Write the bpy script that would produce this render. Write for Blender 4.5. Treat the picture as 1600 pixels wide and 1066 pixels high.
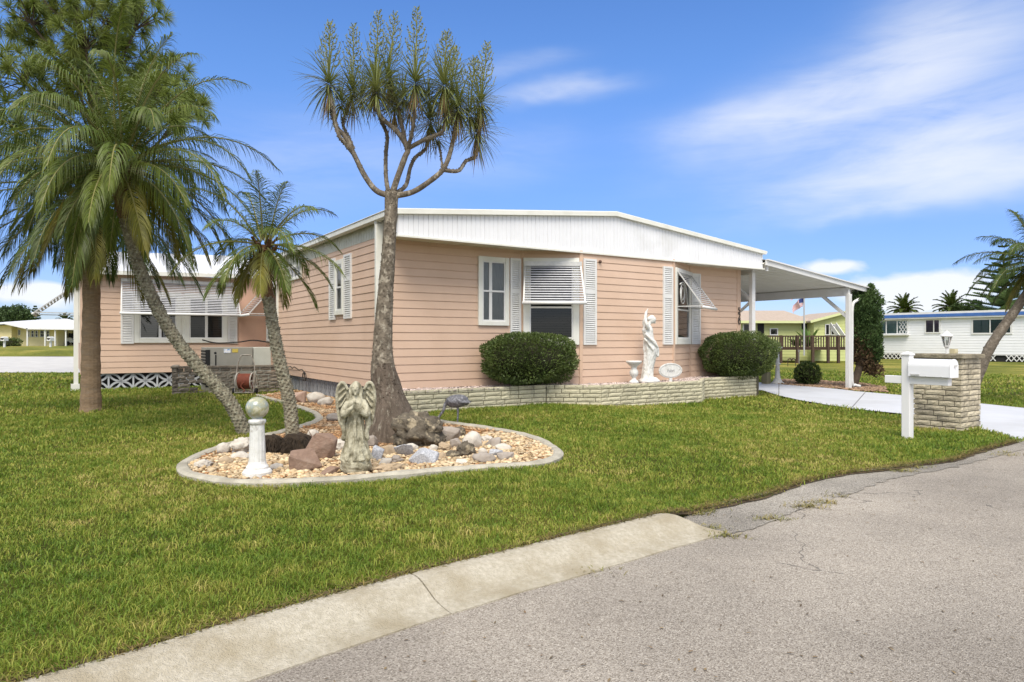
import bpy, bmesh, math, random
import numpy as np
from mathutils import Vector, Matrix, noise
R = math.radians
random.seed(7); rng = np.random.default_rng(11)
for o in list(bpy.data.objects): bpy.data.objects.remove(o)
scn = bpy.context.scene
C = scn.collection

# ------------------------------------------------------------------ camera
CAMH = 1.25; FPX = 1060.0; CX = 800.0; HY = 533.0
cam = bpy.data.cameras.new("Camera"); cam.sensor_width = 36; cam.lens = FPX/1600*36
cam.clip_end = 5000; cam.clip_start = .05
camo = bpy.data.objects.new("Camera", cam); C.objects.link(camo)
camo.location = (0, 0, CAMH); camo.rotation_euler = (R(90), 0, 0)
scn.camera = camo

# ------------------------------------------------------------------ light
SUN_EL, SUN_AZ = 55, 184          # azimuth measured from +Y (the view direction) towards +X
EXPO = 0.86
sun = bpy.data.lights.new("Sun", 'SUN'); sun.energy = 2.3; sun.angle = R(34); sun.color = (1, .925, .80)
suno = bpy.data.objects.new("Sun", sun); C.objects.link(suno)
sd = Vector((math.sin(R(SUN_AZ))*math.cos(R(SUN_EL)), math.cos(R(SUN_AZ))*math.cos(R(SUN_EL)), math.sin(R(SUN_EL))))
suno.rotation_euler = sd.to_track_quat('Z', 'Y').to_euler()
scn.view_settings.view_transform = 'Standard'; scn.view_settings.look = 'None'
scn.view_settings.gamma = 1; scn.view_settings.exposure = EXPO
world = bpy.data.worlds.new("World"); scn.world = world; world.use_nodes = True

def build_world():
    nt = world.node_tree; N = nt.nodes; L = nt.links; N.clear()
    out = N.new('ShaderNodeOutputWorld'); bg = N.new('ShaderNodeBackground')
    sky = N.new('ShaderNodeTexSky'); sky.sky_type = 'NISHITA'; sky.sun_disc = False
    sky.sun_elevation = R(SUN_EL); sky.sun_rotation = R(SUN_AZ); sky.dust_density = .12; sky.ozone_density = 2.2; sky.air_density = 1.0
    tc = N.new('ShaderNodeTexCoord')
    sep = N.new('ShaderNodeSeparateXYZ'); L.new(tc.outputs['Generated'], sep.inputs[0])
    def m(op, a, b=None, c=None, clamp=False):
        n = N.new('ShaderNodeMath'); n.operation = op; n.use_clamp = clamp
        for i, x in enumerate((a, b, c)):
            if x is None: continue
            if isinstance(x, (int, float)): n.inputs[i].default_value = x
            else: L.new(x, n.inputs[i])
        return n.outputs[0]
    az = m('ARCTAN2', sep.outputs[0], sep.outputs[1])
    el = m('ARCSINE', sep.outputs[2])
    comb = N.new('ShaderNodeCombineXYZ'); L.new(az, comb.inputs[0]); L.new(el, comb.inputs[1])
    def nz(scale, detail=6, rough=.6, dist=0., seed=0.):
        mp = N.new('ShaderNodeMapping'); mp.inputs['Scale'].default_value = scale; mp.inputs['Location'].default_value = (seed, seed*.7, seed*.3)
        mp.inputs['Rotation'].default_value = (0, 0, R(-12))
        L.new(comb.outputs[0], mp.inputs[0])
        t = N.new('ShaderNodeTexNoise'); t.inputs['Scale'].default_value = 1; t.inputs['Detail'].default_value = detail
        t.inputs['Roughness'].default_value = rough; t.inputs['Distortion'].default_value = dist
        L.new(mp.outputs[0], t.inputs['Vector']); return t.outputs['Fac']
    streak = nz((2.2, 9, 1), 7, .62, .7, 3.1)
    wisp = nz((5, 26, 1), 6, .6, .5, 9.)
    puff = nz((11, 20, 1), 8, .62, .4, 5.)
    warp = m('MULTIPLY', m('SUBTRACT', nz((3, 5, 1), 4, .6, 0, 1.), .5), .16)
    az2 = m('ADD', az, warp); el2 = m('ADD', el, m('MULTIPLY', warp, .55))
    def blob(px, py, hl, ht, rot, amp, sharp=1.0):
        a0 = math.atan((px-CX)/FPX); e0 = math.atan((HY-py)/FPX*math.cos(a0))
        dx = m('SUBTRACT', az2, a0); dy = m('SUBTRACT', el2, e0)
        c, s = math.cos(R(rot)), math.sin(R(rot))
        u = m('DIVIDE', m('ADD', m('MULTIPLY', dx, c), m('MULTIPLY', dy, s)), hl/FPX)
        v = m('DIVIDE', m('SUBTRACT', m('MULTIPLY', dy, c), m('MULTIPLY', dx, s)), ht/FPX)
        d = m('ADD', m('MULTIPLY', u, u), m('MULTIPLY', v, v))
        return m('MULTIPLY', m('EXPONENT', m('MULTIPLY', d, -sharp)), amp)
    def total(lst):
        t = lst[0]
        for x in lst[1:]: t = m('ADD', t, x)
        return t
    cir = total([blob(1180, 188, 120, 22, 4, .75), blob(1340, 150, 190, 50, 14, .8), blob(1440, 80, 90, 70, 40, .55),
                 blob(1520, 215, 190, 50, 10, .75), blob(1400, 255, 150, 24, 12, .6), blob(1560, 265, 150, 22, 4, .85), blob(1480, 295, 110, 20, 0, .4),
                 blob(885, 138, 75, 14, 2, .75), blob(1370, 331, 75, 11, 3, .6), blob(820, 95, 70, 12, 5, .25), blob(480, 250, 190, 60, 8, .25), blob(760, 250, 120, 40, 5, .18)])
    general = m('MULTIPLY', m('SUBTRACT', streak, .5, None, True), 1.1)
    brush = m('MULTIPLY', m('SUBTRACT', m('ADD', m('MULTIPLY', wisp, .55), m('MULTIPLY', streak, .6)), .40), 3.2, None, True)
    cirm = m('MULTIPLY', cir, m('ADD', m('MULTIPLY', brush, .62), .14))
    cirm = m('MULTIPLY', m('SUBTRACT', 1.0, m('EXPONENT', m('MULTIPLY', cirm, -2.0))), .84)
    cum = total([blob(1450, 458, 95, 26, 3, 1.1), blob(1395, 470, 70, 18, 0, .9), blob(1290, 420, 52, 15, 0, .9), blob(45, 462, 80, 18, 0, .85), blob(100, 452, 50, 10, 5, .5), blob(330, 455, 70, 16, 0, .4)])
    cumm = m('MULTIPLY', m('SUBTRACT', m('ADD', cum, m('MULTIPLY', puff, .9)), .78), 2.6, None, True)
    fac = m('MAXIMUM', cirm, m('MULTIPLY', cumm, .88), None, True)
    # unseen cloud added behind and above the viewer to give white fill light
    away = m('MAXIMUM', m('MULTIPLY', m('SUBTRACT', m('ABSOLUTE', az), .95), 2.5, None, True), m('MULTIPLY', m('SUBTRACT', el, .62), 4., None, True))
    back = m('MULTIPLY', m('MULTIPLY', m('SUBTRACT', streak, .30), 3.5, None, True), m('MULTIPLY', away, .85))
    hs = N.new('ShaderNodeHueSaturation'); hs.inputs['Saturation'].default_value = 1.25; hs.inputs['Value'].default_value = SKYVAL; hs.inputs['Hue'].default_value = .511
    L.new(sky.outputs[0], hs.inputs['Color'])
    mix = N.new('ShaderNodeMix'); mix.data_type = 'RGBA'
    dim = N.new('ShaderNodeMapRange'); dim.interpolation_type = 'SMOOTHSTEP'; L.new(el, dim.inputs[0])
    for i_, v_ in ((1, .0), (2, .42), (3, .50), (4, 1.0)): dim.inputs[i_].default_value = v_
    dm = N.new('ShaderNodeMix'); dm.data_type = 'RGBA'; dm.blend_type = 'MULTIPLY'; dm.inputs[0].default_value = 1; cb = N.new('ShaderNodeCombineColor')
    L.new(m('POWER', dim.outputs[0], 1.3), cb.inputs[0]); L.new(m('POWER', dim.outputs[0], 1.14), cb.inputs[1]); L.new(m('POWER', dim.outputs[0], .5), cb.inputs[2])
    L.new(hs.outputs[0], dm.inputs[6]); L.new(cb.outputs[0], dm.inputs[7])
    L.new(fac, mix.inputs[0]); L.new(dm.outputs[2], mix.inputs[6]); mix.inputs[7].default_value = CLOUD
    mix2 = N.new('ShaderNodeMix'); mix2.data_type = 'RGBA'     # added bright cloud, out of view, that softens and neutralises the fill
    L.new(back, mix2.inputs[0]); L.new(mix.outputs[2], mix2.inputs[6]); mix2.inputs[7].default_value = (9.6, 9.3, 8.7, 1)
    L.new(mix2.outputs[2], bg.inputs[0]); bg.inputs[1].default_value = SKYSTR
    L.new(bg.outputs[0], out.inputs[0])
SKYSTR = 0.085; SKYVAL = 1.36; CLOUD = (6.6, 6.7, 6.9, 1)
build_world()

# ------------------------------------------------------------------ helpers
D1 = Vector((1617, 1060, 0)).normalized(); D2 = Vector((-D1.y, D1.x, 0))
HOUSE = Vector((-1.9905, 11.8533, 0)); HROT = math.atan2(D1.y, D1.x)
def uvw(u, v, z=0): return HOUSE + D1*u + D2*v + Vector((0, 0, z))
def smooth(t): t = min(1, max(0, t)); return t*t*(3-2*t)
def nsm(t): t = np.clip(t, 0, 1); return t*t*(3-2*t)
def terrain_np(x, y):
    dx, dy = x-HOUSE.x, y-HOUSE.y
    z = -.13*nsm(((dx*D1.x+dy*D1.y)-.35*(dx*D2.x+dy*D2.y)-3)/5)
    ex, ey = x-1.1, y-5.0; al = ex*.812+ey*.584; d = -ex*.584+ey*.812      # the verge falls towards the broken road edge
    w = nsm(al/.9+.2)*nsm(1-d/2.2)*nsm((12-al)/3)*(d > -2.5)
    return z*(1-w)-.088*w+.006*np.maximum(0, y-26)
def terrain(x, y): return float(terrain_np(np.float64(x), np.float64(y)))
def gp(px, py, z=None):
    """ground point seen at a photograph pixel"""
    zz = 0 if z is None else z
    for _ in range(12):
        Y = FPX*(CAMH-zz)/(py-HY); X = (px-CX)/FPX*Y
        if z is not None: break
        zz = terrain(X, Y)
    return Vector((X, Y, zz))
def at(px, py, Y): return Vector(((px-CX)/FPX*Y, Y, CAMH-(py-HY)/FPX*Y))

MATS = {}
def mat(name, c1, c2=None, scale=6, rough=.8, bump=0, bscale=None, metal=0, spec=.3, isl=0, c3=None, s3=1.2, t3=(.5, .65), stretch=None, trans=0, detail=5, sharp=(.35, .65)):
    if name in MATS: return MATS[name]
    mt = bpy.data.materials.new(name); mt.use_nodes = True; MATS[name] = mt
    nt = mt.node_tree; N = nt.nodes; L = nt.links
    b = N['Principled BSDF']; b.inputs['Roughness'].default_value = rough; b.inputs['Metallic'].default_value = metal
    b.inputs['Specular IOR Level'].default_value = spec
    tc = N.new('ShaderNodeTexCoord'); vec = tc.outputs['Object']
    if stretch:
        mp = N.new('ShaderNodeMapping'); mp.inputs['Scale'].default_value = stretch; L.new(vec, mp.inputs[0]); vec = mp.outputs[0]
    def noise_(s, d=detail):
        t = N.new('ShaderNodeTexNoise'); t.inputs['Scale'].default_value = s; t.inputs['Detail'].default_value = d; t.inputs['Roughness'].default_value = .6
        L.new(vec, t.inputs['Vector']); return t.outputs['Fac']
    def rng_(f, a, bb):
        r = N.new('ShaderNodeMapRange'); r.inputs[1].default_value = a; r.inputs[2].default_value = bb; L.new(f, r.inputs[0]); return r.outputs[0]
    def mix_(f, A, B, blend='MIX'):
        mx = N.new('ShaderNodeMix'); mx.data_type = 'RGBA'; mx.blend_type = blend
        if isinstance(f, float): mx.inputs[0].default_value = f
        else: L.new(f, mx.inputs[0])
        for k, s in ((6, A), (7, B)):
            if isinstance(s, tuple): mx.inputs[k].default_value = (*s[:3], 1)
            else: L.new(s, mx.inputs[k])
        return mx.outputs[2]
    col = c1
    if c2: col = mix_(rng_(noise_(scale), *sharp), c1, c2)
    if c3: col = mix_(rng_(noise_(s3, 7), *t3), col, c3)
    if isl:
        g = N.new('ShaderNodeNewGeometry')
        r = rng_(g.outputs['Random Per Island'], 0, 1)
        mr = N.new('ShaderNodeMapRange'); mr.inputs[3].default_value = 1-isl; mr.inputs[4].default_value = 1+isl; L.new(r, mr.inputs[0])
        cc = N.new('ShaderNodeCombineColor')
        for i in range(3): L.new(mr.outputs[0], cc.inputs[i])
        col = mix_(1.0, col, cc.outputs[0], 'MULTIPLY')
    if isinstance(col, tuple): b.inputs['Base Color'].default_value = (*col, 1)
    else: L.new(col, b.inputs['Base Color'])
    if bump:
        bn = N.new('ShaderNodeBump'); bn.inputs['Strength'].default_value = min(1, bump); bn.inputs['Distance'].default_value = .02*max(1, bump)
        L.new(noise_(bscale or scale*3, 6), bn.inputs['Height']); L.new(bn.outputs[0], b.inputs['Normal'])
    if trans:
        tr = N.new('ShaderNodeBsdfTranslucent'); ms = N.new('ShaderNodeMixShader'); ms.inputs[0].default_value = trans
        if isinstance(col, tuple): tr.inputs[0].default_value = (*col, 1)
        else: L.new(col, tr.inputs[0])
        L.new(b.outputs[0], ms.inputs[1]); L.new(tr.outputs[0], ms.inputs[2]); L.new(ms.outputs[0], N['Material Output'].inputs[0])
    return mt
def glass(name, tint=(.9, .95, .95), refl=.08):
    if name in MATS: return MATS[name]
    mt = bpy.data.materials.new(name); mt.use_nodes = True; MATS[name] = mt
    N = mt.node_tree.nodes; L = mt.node_tree.links; N.remove(N['Principled BSDF'])
    t = N.new('ShaderNodeBsdfTransparent'); t.inputs[0].default_value = (*tint, 1)
    g = N.new('ShaderNodeBsdfGlossy'); g.inputs['Roughness'].default_value = .02
    fr = N.new('ShaderNodeFresnel'); fr.inputs[0].default_value = 1.5
    ad = N.new('ShaderNodeMath'); ad.operation = 'ADD'; ad.inputs[1].default_value = refl; L.new(fr.outputs[0], ad.inputs[0])
    ms = N.new('ShaderNodeMixShader'); L.new(ad.outputs[0], ms.inputs[0]); L.new(t.outputs[0], ms.inputs[1]); L.new(g.outputs[0], ms.inputs[2])
    L.new(ms.outputs[0], N['Material Output'].inputs[0]); return mt

class MB:
    def __init__(s, M=None): s.v = []; s.f = []; s.mi = []; s.M = M
    def add(s, vs, fs, mi=0):
        n = len(s.v)
        if s.M is None: s.v += [tuple(v) for v in vs]
        else: s.v += [tuple(s.M @ Vector(v)) for v in vs]
        s.f += [tuple(i+n for i in f) for f in fs]; s.mi += [mi]*len(fs)
    def obox(s, c, ax, ay, az, mi=0):
        c, ax, ay, az = Vector(c), Vector(ax), Vector(ay), Vector(az)
        vs = [c+ax*i+ay*j+az*k for k in (-1, 1) for j in (-1, 1) for i in (-1, 1)]
        s.add(vs, [(0, 2, 3, 1), (4, 5, 7, 6), (0, 1, 5, 4), (2, 6, 7, 3), (0, 4, 6, 2), (1, 3, 7, 5)], mi)
    def box(s, x0, y0, z0, x1, y1, z1, mi=0):
        s.obox(((x0+x1)/2, (y0+y1)/2, (z0+z1)/2), ((x1-x0)/2, 0, 0), (0, (y1-y0)/2, 0), (0, 0, (z1-z0)/2), mi)
    def beam(s, p, q, w, h, up=(0, 0, 1), mi=0):
        p, q = Vector(p), Vector(q); d = q-p; l = d.length; d.normalize(); a = d.cross(Vector(up)).normalized(); b = a.cross(d).normalized()
        s.obox((p+q)/2, a*w/2, d*l/2, b*h/2, mi)
    def tube(s, pts, rad, n=8, mi=0, cap=True):
        pts = [Vector(p) for p in pts]; k = len(pts)
        if not hasattr(rad, '__len__'): rad = [rad]*k
        vs = []; up = Vector((0, 0, 1)); a = None
        for i, p in enumerate(pts):
            d = (pts[min(k-1, i+1)]-pts[max(0, i-1)]).normalized()
            if a is None:
                a = d.cross(up if abs(d.z) < .95 else Vector((1, 0, 0))).normalized()
            else: a = (a-d*a.dot(d)).normalized()
            b = d.cross(a)
            vs += [p+(a*math.cos(t)+b*math.sin(t))*rad[i] for t in [2*math.pi*j/n for j in range(n)]]
        fs = [(i*n+j, i*n+(j+1) % n, (i+1)*n+(j+1) % n, (i+1)*n+j) for i in range(k-1) for j in range(n)]
        if cap: fs += [tuple(range(n-1, -1, -1)), tuple((k-1)*n+j for j in range(n))]
        s.add(vs, fs, mi)
    def lathe(s, prof, n=24, c=(0, 0, 0), mod=None, sx=1, sy=1, mi=0):
        k = len(prof); vs = []
        for r, z in prof:
            for j in range(n):
                t = 2*math.pi*j/n; rr = r*(mod(t, z) if mod else 1)
                vs.append((c[0]+rr*math.cos(t)*sx, c[1]+rr*math.sin(t)*sy, c[2]+z))
        fs = [(i*n+j, i*n+(j+1) % n, (i+1)*n+(j+1) % n, (i+1)*n+j) for i in range(k-1) for j in range(n)]
        fs += [tuple(range(n-1, -1, -1)), tuple((k-1)*n+j for j in range(n))]
        s.add(vs, fs, mi)
    def ball(s, c, rx, ry=None, rz=None, n=14, m=10, rot=None, fn=None, mi=0):
        ry = ry or rx; rz = rz or rx; c = Vector(c); vs = []; fs = []
        for i in range(m+1):
            p = math.pi*i/m
            for j in range(n):
                t = 2*math.pi*j/n; d = Vector((math.sin(p)*math.cos(t), math.sin(p)*math.sin(t), math.cos(p)))
                q = Vector((d.x*rx, d.y*ry, d.z*rz))
                if fn: q *= fn(d)
                if rot: q = rot @ q
                vs.append(c+q)
        for i in range(m):
            for j in range(n): fs.append((i*n+j, (i+1)*n+j, (i+1)*n+(j+1) % n, i*n+(j+1) % n))
        s.add(vs, fs, mi)
    def prism(s, poly, z0, z1, mi=0):
        n = len(poly)
        zz = (lambda a: a) if not callable(z0) else None
        lo = [(p[0], p[1], z0(p[0], p[1]) if callable(z0) else z0) for p in poly]
        hi = [(p[0], p[1], z1(p[0], p[1]) if callable(z1) else z1) for p in poly]
        s.add(lo+hi, [tuple(range(n-1, -1, -1)), tuple(range(n, 2*n))]+[(i, (i+1) % n, n+(i+1) % n, n+i) for i in range(n)], mi)
    def plate(s, poly, y0, y1, mi=0):
        """polygon in the x-z plane, extruded along y"""
        n = len(poly)
        s.add([(p[0], y0, p[1]) for p in poly]+[(p[0], y1, p[1]) for p in poly],
              [tuple(range(n)), tuple(range(2*n-1, n-1, -1))]+[(i, n+i, n+(i+1) % n, (i+1) % n) for i in range(n)], mi)
    def blade(s, p, d, side, L, w, droop=0., seg=2, mi=0, w0=.6):
        """a narrow tapering leaf"""
        p, d = Vector(p), Vector(d).normalized(); side = Vector(side); side = (side-d*side.dot(d)).normalized(); vs = []
        q = p.copy(); dd = d.copy(); prof = [w0, 1., .55] if seg == 2 else ([w0, 1., .8, .4] if seg == 3 else [w0, 1., .95, .6])
        for i in range(seg+1):
            ww = w/2*prof[min(i, len(prof)-1)] if i < seg else .0
            if i == seg: vs.append(q.copy())
            else: vs += [q-side*ww, q+side*ww]
            q = q+dd*L/seg; dd = (dd+Vector((0, 0, -droop))).normalized()
        fs = [(2*i, 2*i+1, 2*i+3, 2*i+2) for i in range(seg-1)]+[(2*seg-2, 2*seg-1, 2*seg)]
        s.add(vs, fs, mi)
    def build(s, name, mats, parent=None, smooth_=False, fix=True, bevel=0, kind=None):
        me = bpy.data.meshes.new(name); me.from_pydata(s.v, [], s.f)
        for m_ in (mats if isinstance(mats, (list, tuple)) else [mats]): me.materials.append(m_)
        if any(s.mi): me.polygons.foreach_set('material_index', s.mi)
        if fix:
            bm = bmesh.new(); bm.from_mesh(me); bmesh.ops.recalc_face_normals(bm, faces=bm.faces); bm.to_mesh(me); bm.free()
        if smooth_: me.polygons.foreach_set('use_smooth', [True]*len(me.polygons))
        o = bpy.data.objects.new(name, me); C.objects.link(o)
        if parent: o.parent = parent
        if bevel:
            b = o.modifiers.new('Bevel', 'BEVEL'); b.width = bevel; b.segments = 2; b.limit_method = 'ANGLE'; b.angle_limit = R(40)
        if kind: o['kind'] = kind
        return o
def remesh(o, vox, sm=4, disp=0, dscale=.05):
    r = o.modifiers.new('Remesh', 'REMESH'); r.mode = 'VOXEL'; r.voxel_size = vox; r.use_smooth_shade = True
    s = o.modifiers.new('Smooth', 'SMOOTH'); s.iterations = sm; s.factor = .5
    if disp:
        t = bpy.data.textures.new('stone_relief', 'CLOUDS'); t.noise_scale = dscale; t.noise_depth = 3
        d = o.modifiers.new('Displace', 'DISPLACE'); d.texture = t; d.strength = disp; d.mid_level = .5
    return o
def thing(name, label, cat, loc=(0, 0, 0), rz=0, group=None):
    o = bpy.data.objects.new(name, None); C.objects.link(o); o.empty_display_size = .2
    o.location = loc; o.rotation_euler = (0, 0, rz); return tag(o, label, cat, group)
def tag(o, label, cat, group=None):
    o['label'] = label; o['category'] = cat
    if group: o['group'] = group
    return o
def numpy_mesh(name, V, F, m_, kind=None, parent=None):
    """V (n,3); F list of (k,m) index arrays"""
    me = bpy.data.meshes.new(name)
    me.vertices.add(len(V)); me.vertices.foreach_set('co', np.asarray(V, np.float32).ravel())
    loops = np.concatenate([f.ravel() for f in F]).astype(np.int32)
    tot = np.concatenate([np.full(len(f), f.shape[1], np.int32) for f in F])
    st = np.concatenate([[0], np.cumsum(tot)[:-1]]).astype(np.int32)
    me.loops.add(len(loops)); me.loops.foreach_set('vertex_index', loops)
    me.polygons.add(len(tot)); me.polygons.foreach_set('loop_start', st)
    me.update(calc_edges=True); me.validate()
    me.materials.append(m_)
    o = bpy.data.objects.new(name, me); C.objects.link(o)
    if kind: o['kind'] = kind
    if parent: o.parent = parent
    return o
def text_mesh(body, size, extr=.004):
    cu = bpy.data.curves.new('lettering', 'FONT'); cu.body = body; cu.size = size; cu.extrude = extr; cu.align_x = 'CENTER'; cu.align_y = 'CENTER'
    o = bpy.data.objects.new('lettering', cu); C.objects.link(o)
    dg = bpy.context.evaluated_depsgraph_get()
    me = bpy.data.meshes.new_from_object(o.evaluated_get(dg)); bpy.data.objects.remove(o); return me
def inpoly(x, y, poly):
    x = np.asarray(x); y = np.asarray(y); c = np.zeros(x.shape, bool); n = len(poly)
    for i in range(n):
        x0, y0 = poly[i][:2]; x1, y1 = poly[(i+1) % n][:2]
        if y0 == y1: continue
        k = ((y0 > y) != (y1 > y)) & (x < (x1-x0)*(y-y0)/(y1-y0)+x0); c ^= k
    return c
def catmull(P, k=6, closed=False):
    P = [Vector(p) for p in P]; n = len(P); out = []
    for i in range(n if closed else n-1):
        g = lambda j: P[j % n] if closed else P[min(n-1, max(0, j))]
        a, b, c, d = g(i-1), g(i), g(i+1), g(i+2)
        for j in range(k):
            t = j/k; out.append(.5*((2*b)+(c-a)*t+(2*a-5*b+4*c-d)*t*t+(3*b-a-3*c+d)*t**3))
    if not closed: out.append(P[-1])
    return out

# ------------------------------------------------------------------ materials
PINK = (.63, .455, .34)
m_siding = mat('pink_siding', PINK, (.60, .43, .318), 3, .62, .05, 60, spec=.3, c3=(.675, .495, .38), s3=.6, t3=(.45, .75))
m_pinktrim = mat('pink_trim', (.63, .45, .33), (.58, .41, .30), 8, .6)
m_stucco = mat('pink_stucco', (.62, .39, .285), (.58, .365, .265), 5, .8, .1, 80)
m_white = mat('white_paint', (.72, .72, .71), (.66, .66, .64), 3, .5, spec=.35, c3=(.68, .67, .62), s3=.9, t3=(.55, .8))
m_ltrim = mat('cream_white_trim', (.76, .76, .70), (.70, .70, .63), 2.5, .5, c3=(.6, .6, .52), s3=1.5, t3=(.55, .8))
m_fascia = mat('white_aluminium_panel', (.79, .80, .82), (.75, .76, .78), 2, .38, spec=.45, c3=(.6, .6, .58), s3=.5, t3=(.55, .8))
m_frieze = mat('cream_frieze', (.64, .64, .55), (.58, .58, .49), 2, .5, c3=(.5, .5, .42), s3=3, t3=(.5, .8))
m_soffit = mat('soffit', (.74, .70, .57), (.68, .64, .52), 3, .6)
m_slat = mat('awning_slat', (.58, .59, .61), (.48, .49, .52), 9, .38, spec=.45)
m_awnframe = mat('awning_frame', (.62, .62, .6), (.52, .52, .5), 8, .45, metal=.2)
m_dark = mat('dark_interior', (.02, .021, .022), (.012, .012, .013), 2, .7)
m_blind = mat('dim_blinds', (.04, .039, .036), (.03, .029, .027), 9, .6)
m_curtain = mat('grey_curtain', (.30, .31, .31), (.22, .23, .24), 14, .9, stretch=(6, 1, .4))
m_glass = glass('window_glass', (.8, .84, .84), .0); m_glass2 = glass('reflecting_glass', (.8, .85, .85), .05)
m_lattice = mat('grey_block', (.34, .35, .36), (.27, .28, .29), 9, .85, .2, 60)
m_lightlattice = mat('pale_block', (.52, .54, .56), (.43, .45, .47), 9, .85, .2, 60)
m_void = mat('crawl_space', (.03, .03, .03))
m_brick = mat('cream_split_brick', (.60, .56, .40), (.50, .46, .32), 7, .9, .8, 45, isl=.14, c3=(.36, .33, .24), s3=3, t3=(.55, .75))
m_brick2 = mat('weathered_split_brick', (.54, .48, .35), (.43, .375, .27), 6, .92, 1, 40, isl=.2, c3=(.22, .2, .16), s3=2.6, t3=(.5, .72))
m_brick3 = mat('grey_stone_block', (.27, .235, .185), (.2, .175, .14), 8, .95, 1, 45, isl=.2, c3=(.12, .1, .08), s3=4, t3=(.5, .72))
m_mortar = mat('mortar', (.13, .115, .075), (.08, .07, .045), 12, .95)
m_mortar2 = mat('dark_mortar', (.13, .12, .095), (.09, .08, .065), 12, .95)
m_cap = mat('mossy_cap', (.33, .29, .2), (.16, .14, .1), 6, .95, 1, 30)
m_conc = mat('garden_edging_concrete', (.47, .44, .36), (.36, .335, .27), 7, .9, .5, 50, c3=(.25, .23, .18), s3=2.2, t3=(.52, .72))
m_statue = mat('weathered_stone', (.52, .49, .37), (.38, .35, .25), 12, .85, .5, 70, c3=(.17, .15, .095), s3=10, t3=(.46, .66))
m_whitestone = mat('white_painted_stone', (.74, .74, .72), (.62, .62, .58), 14, .7, .3, 60, c3=(.36, .34, .3), s3=11, t3=(.58, .7))
m_bark = mat('grey_bark', (.22, .185, .14), (.12, .1, .075), 14, .95, 1, 40, c3=(.36, .32, .25), s3=18, t3=(.53, .62), stretch=(1, 1, .6))
m_palmbark = mat('lichen_palm_bark', (.25, .225, .16), (.17, .15, .105), 20, .95, 1, 50, c3=(.36, .355, .26), s3=26, t3=(.5, .66), isl=.3)
m_tanbark = mat('tan_palm_bark', (.33, .235, .145), (.22, .15, .09), 10, .95, 1, 30, c3=(.3, .23, .16), s3=5, t3=(.5, .7), stretch=(1, 1, 3))
m_darkbark = mat('dark_ringed_bark', (.15, .125, .095), (.09, .075, .055), 14, .95, 1, 40, c3=(.22, .19, .15), s3=9, t3=(.5, .65))
m_fibre = mat('dark_fibre', (.05, .035, .022), (.03, .022, .015), 20, .95, 1, 50)
m_frond = mat('palm_leaf', (.07, .108, .016), (.13, .165, .026), 1.2, .42, spec=.3, isl=.4, trans=.28)
m_frond2 = mat('dark_palm_leaf', (.05, .085, .016), (.095, .13, .025), 1.2, .45, spec=.3, isl=.4, trans=.25)
m_yfrond = mat('yellowing_palm_leaf', (.24, .21, .035), (.14, .15, .03), 2, .5, isl=.4, trans=.3)
m_rachis = mat('palm_rachis', (.22, .21, .07), (.18, .17, .06), 3, .5)
m_pony = mat('strap_leaf', (.16, .195, .055), (.235, .255, .08), 2.5, .4, spec=.45, isl=.3, trans=.18)
m_dry = mat('dry_leaf', (.26, .18, .08), (.2, .13, .06), 4, .8, isl=.3, trans=.15)
m_spike = mat('flower_panicle', (.25, .25, .07), (.18, .2, .06), 10, .8, isl=.25)
m_needle = mat('pine_needle', (.13, .18, .035), (.19, .22, .045), .6, .5, isl=.35, trans=.25)
m_pinebark = mat('pine_bark', (.09, .065, .045), (.05, .038, .028), 5, .95, 1, 12)
m_shrub = mat('clipped_leaf', (.062, .098, .024), (.108, .145, .036), 2.2, .5, spec=.35, isl=.4, trans=.12)
m_shrubcore = mat('shrub_twigs', (.02, .022, .01), (.03, .028, .015), 12, .95)
m_juniper = mat('juniper_leaf', (.045, .085, .024), (.075, .12, .034), 2, .6, isl=.4, trans=.1)
m_brownleaf = mat('juniper_brown', (.11, .07, .035), (.08, .05, .025), 3, .8, isl=.35)
m_leaf = mat('broad_leaf', (.05, .085, .03), (.07, .11, .035), .5, .6, isl=.4, trans=.2)
m_lime = mat('lime_leaf', (.14, .24, .045), (.1, .18, .04), 2, .5, isl=.3, trans=.3)

# ------------------------------------------------------------------ ground polygons
kerb_top = [Vector((-9, -3.9, 0)), Vector((-4.6, .05, 0)), gp(30, 1066, 0), gp(330, 981, 0), gp(640, 897, 0), gp(850, 846, 0), gp(1030, 803, 0)]
lawn_edge = [gp(x, y, -.085) for x, y in [(1071, 802), (1140, 788), (1206, 772), (1250, 756), (1300, 744), (1340, 738), (1375, 735), (1430, 727), (1487, 720), (1520, 709), (1555, 699), (1575, 694), (1590, 690)]]
drive_near = [gp(x, y, -.12) for x, y in [(1595, 690), (1570, 681), (1532, 671), (1470, 657), (1409, 647), (1340, 640), (1298, 634), (1251, 626), (1217, 618.5), (1190, 610)]]
drive_far = [gp(x, y, -.12) for x, y in [(1190, 600), (1217, 601.5), (1315, 609), (1340, 612), (1409, 618), (1532, 631), (1600, 638)]]
road_poly = [(p.x, p.y) for p in kerb_top]+[(p.x, p.y) for p in lawn_edge]+[(drive_near[0].x+.25, drive_near[0].y+.1), (9.6, 11.0), (14.5, 14.5), (60, 46), (70, 20), (60, -30), (-20, -30), (-14, -9)]
drive_poly = [(p.x, p.y) for p in drive_near]+[tuple(uvw(10.25, .7)[:2]), tuple(uvw(10.25, 14)[:2]), tuple(uvw(14.3, 14)[:2]), tuple(uvw(14.2, 2.2)[:2])]+[(p.x, p.y) for p in drive_far[2:]]+[(11.6, 12.6), (9.6, 11.0)]
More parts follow.
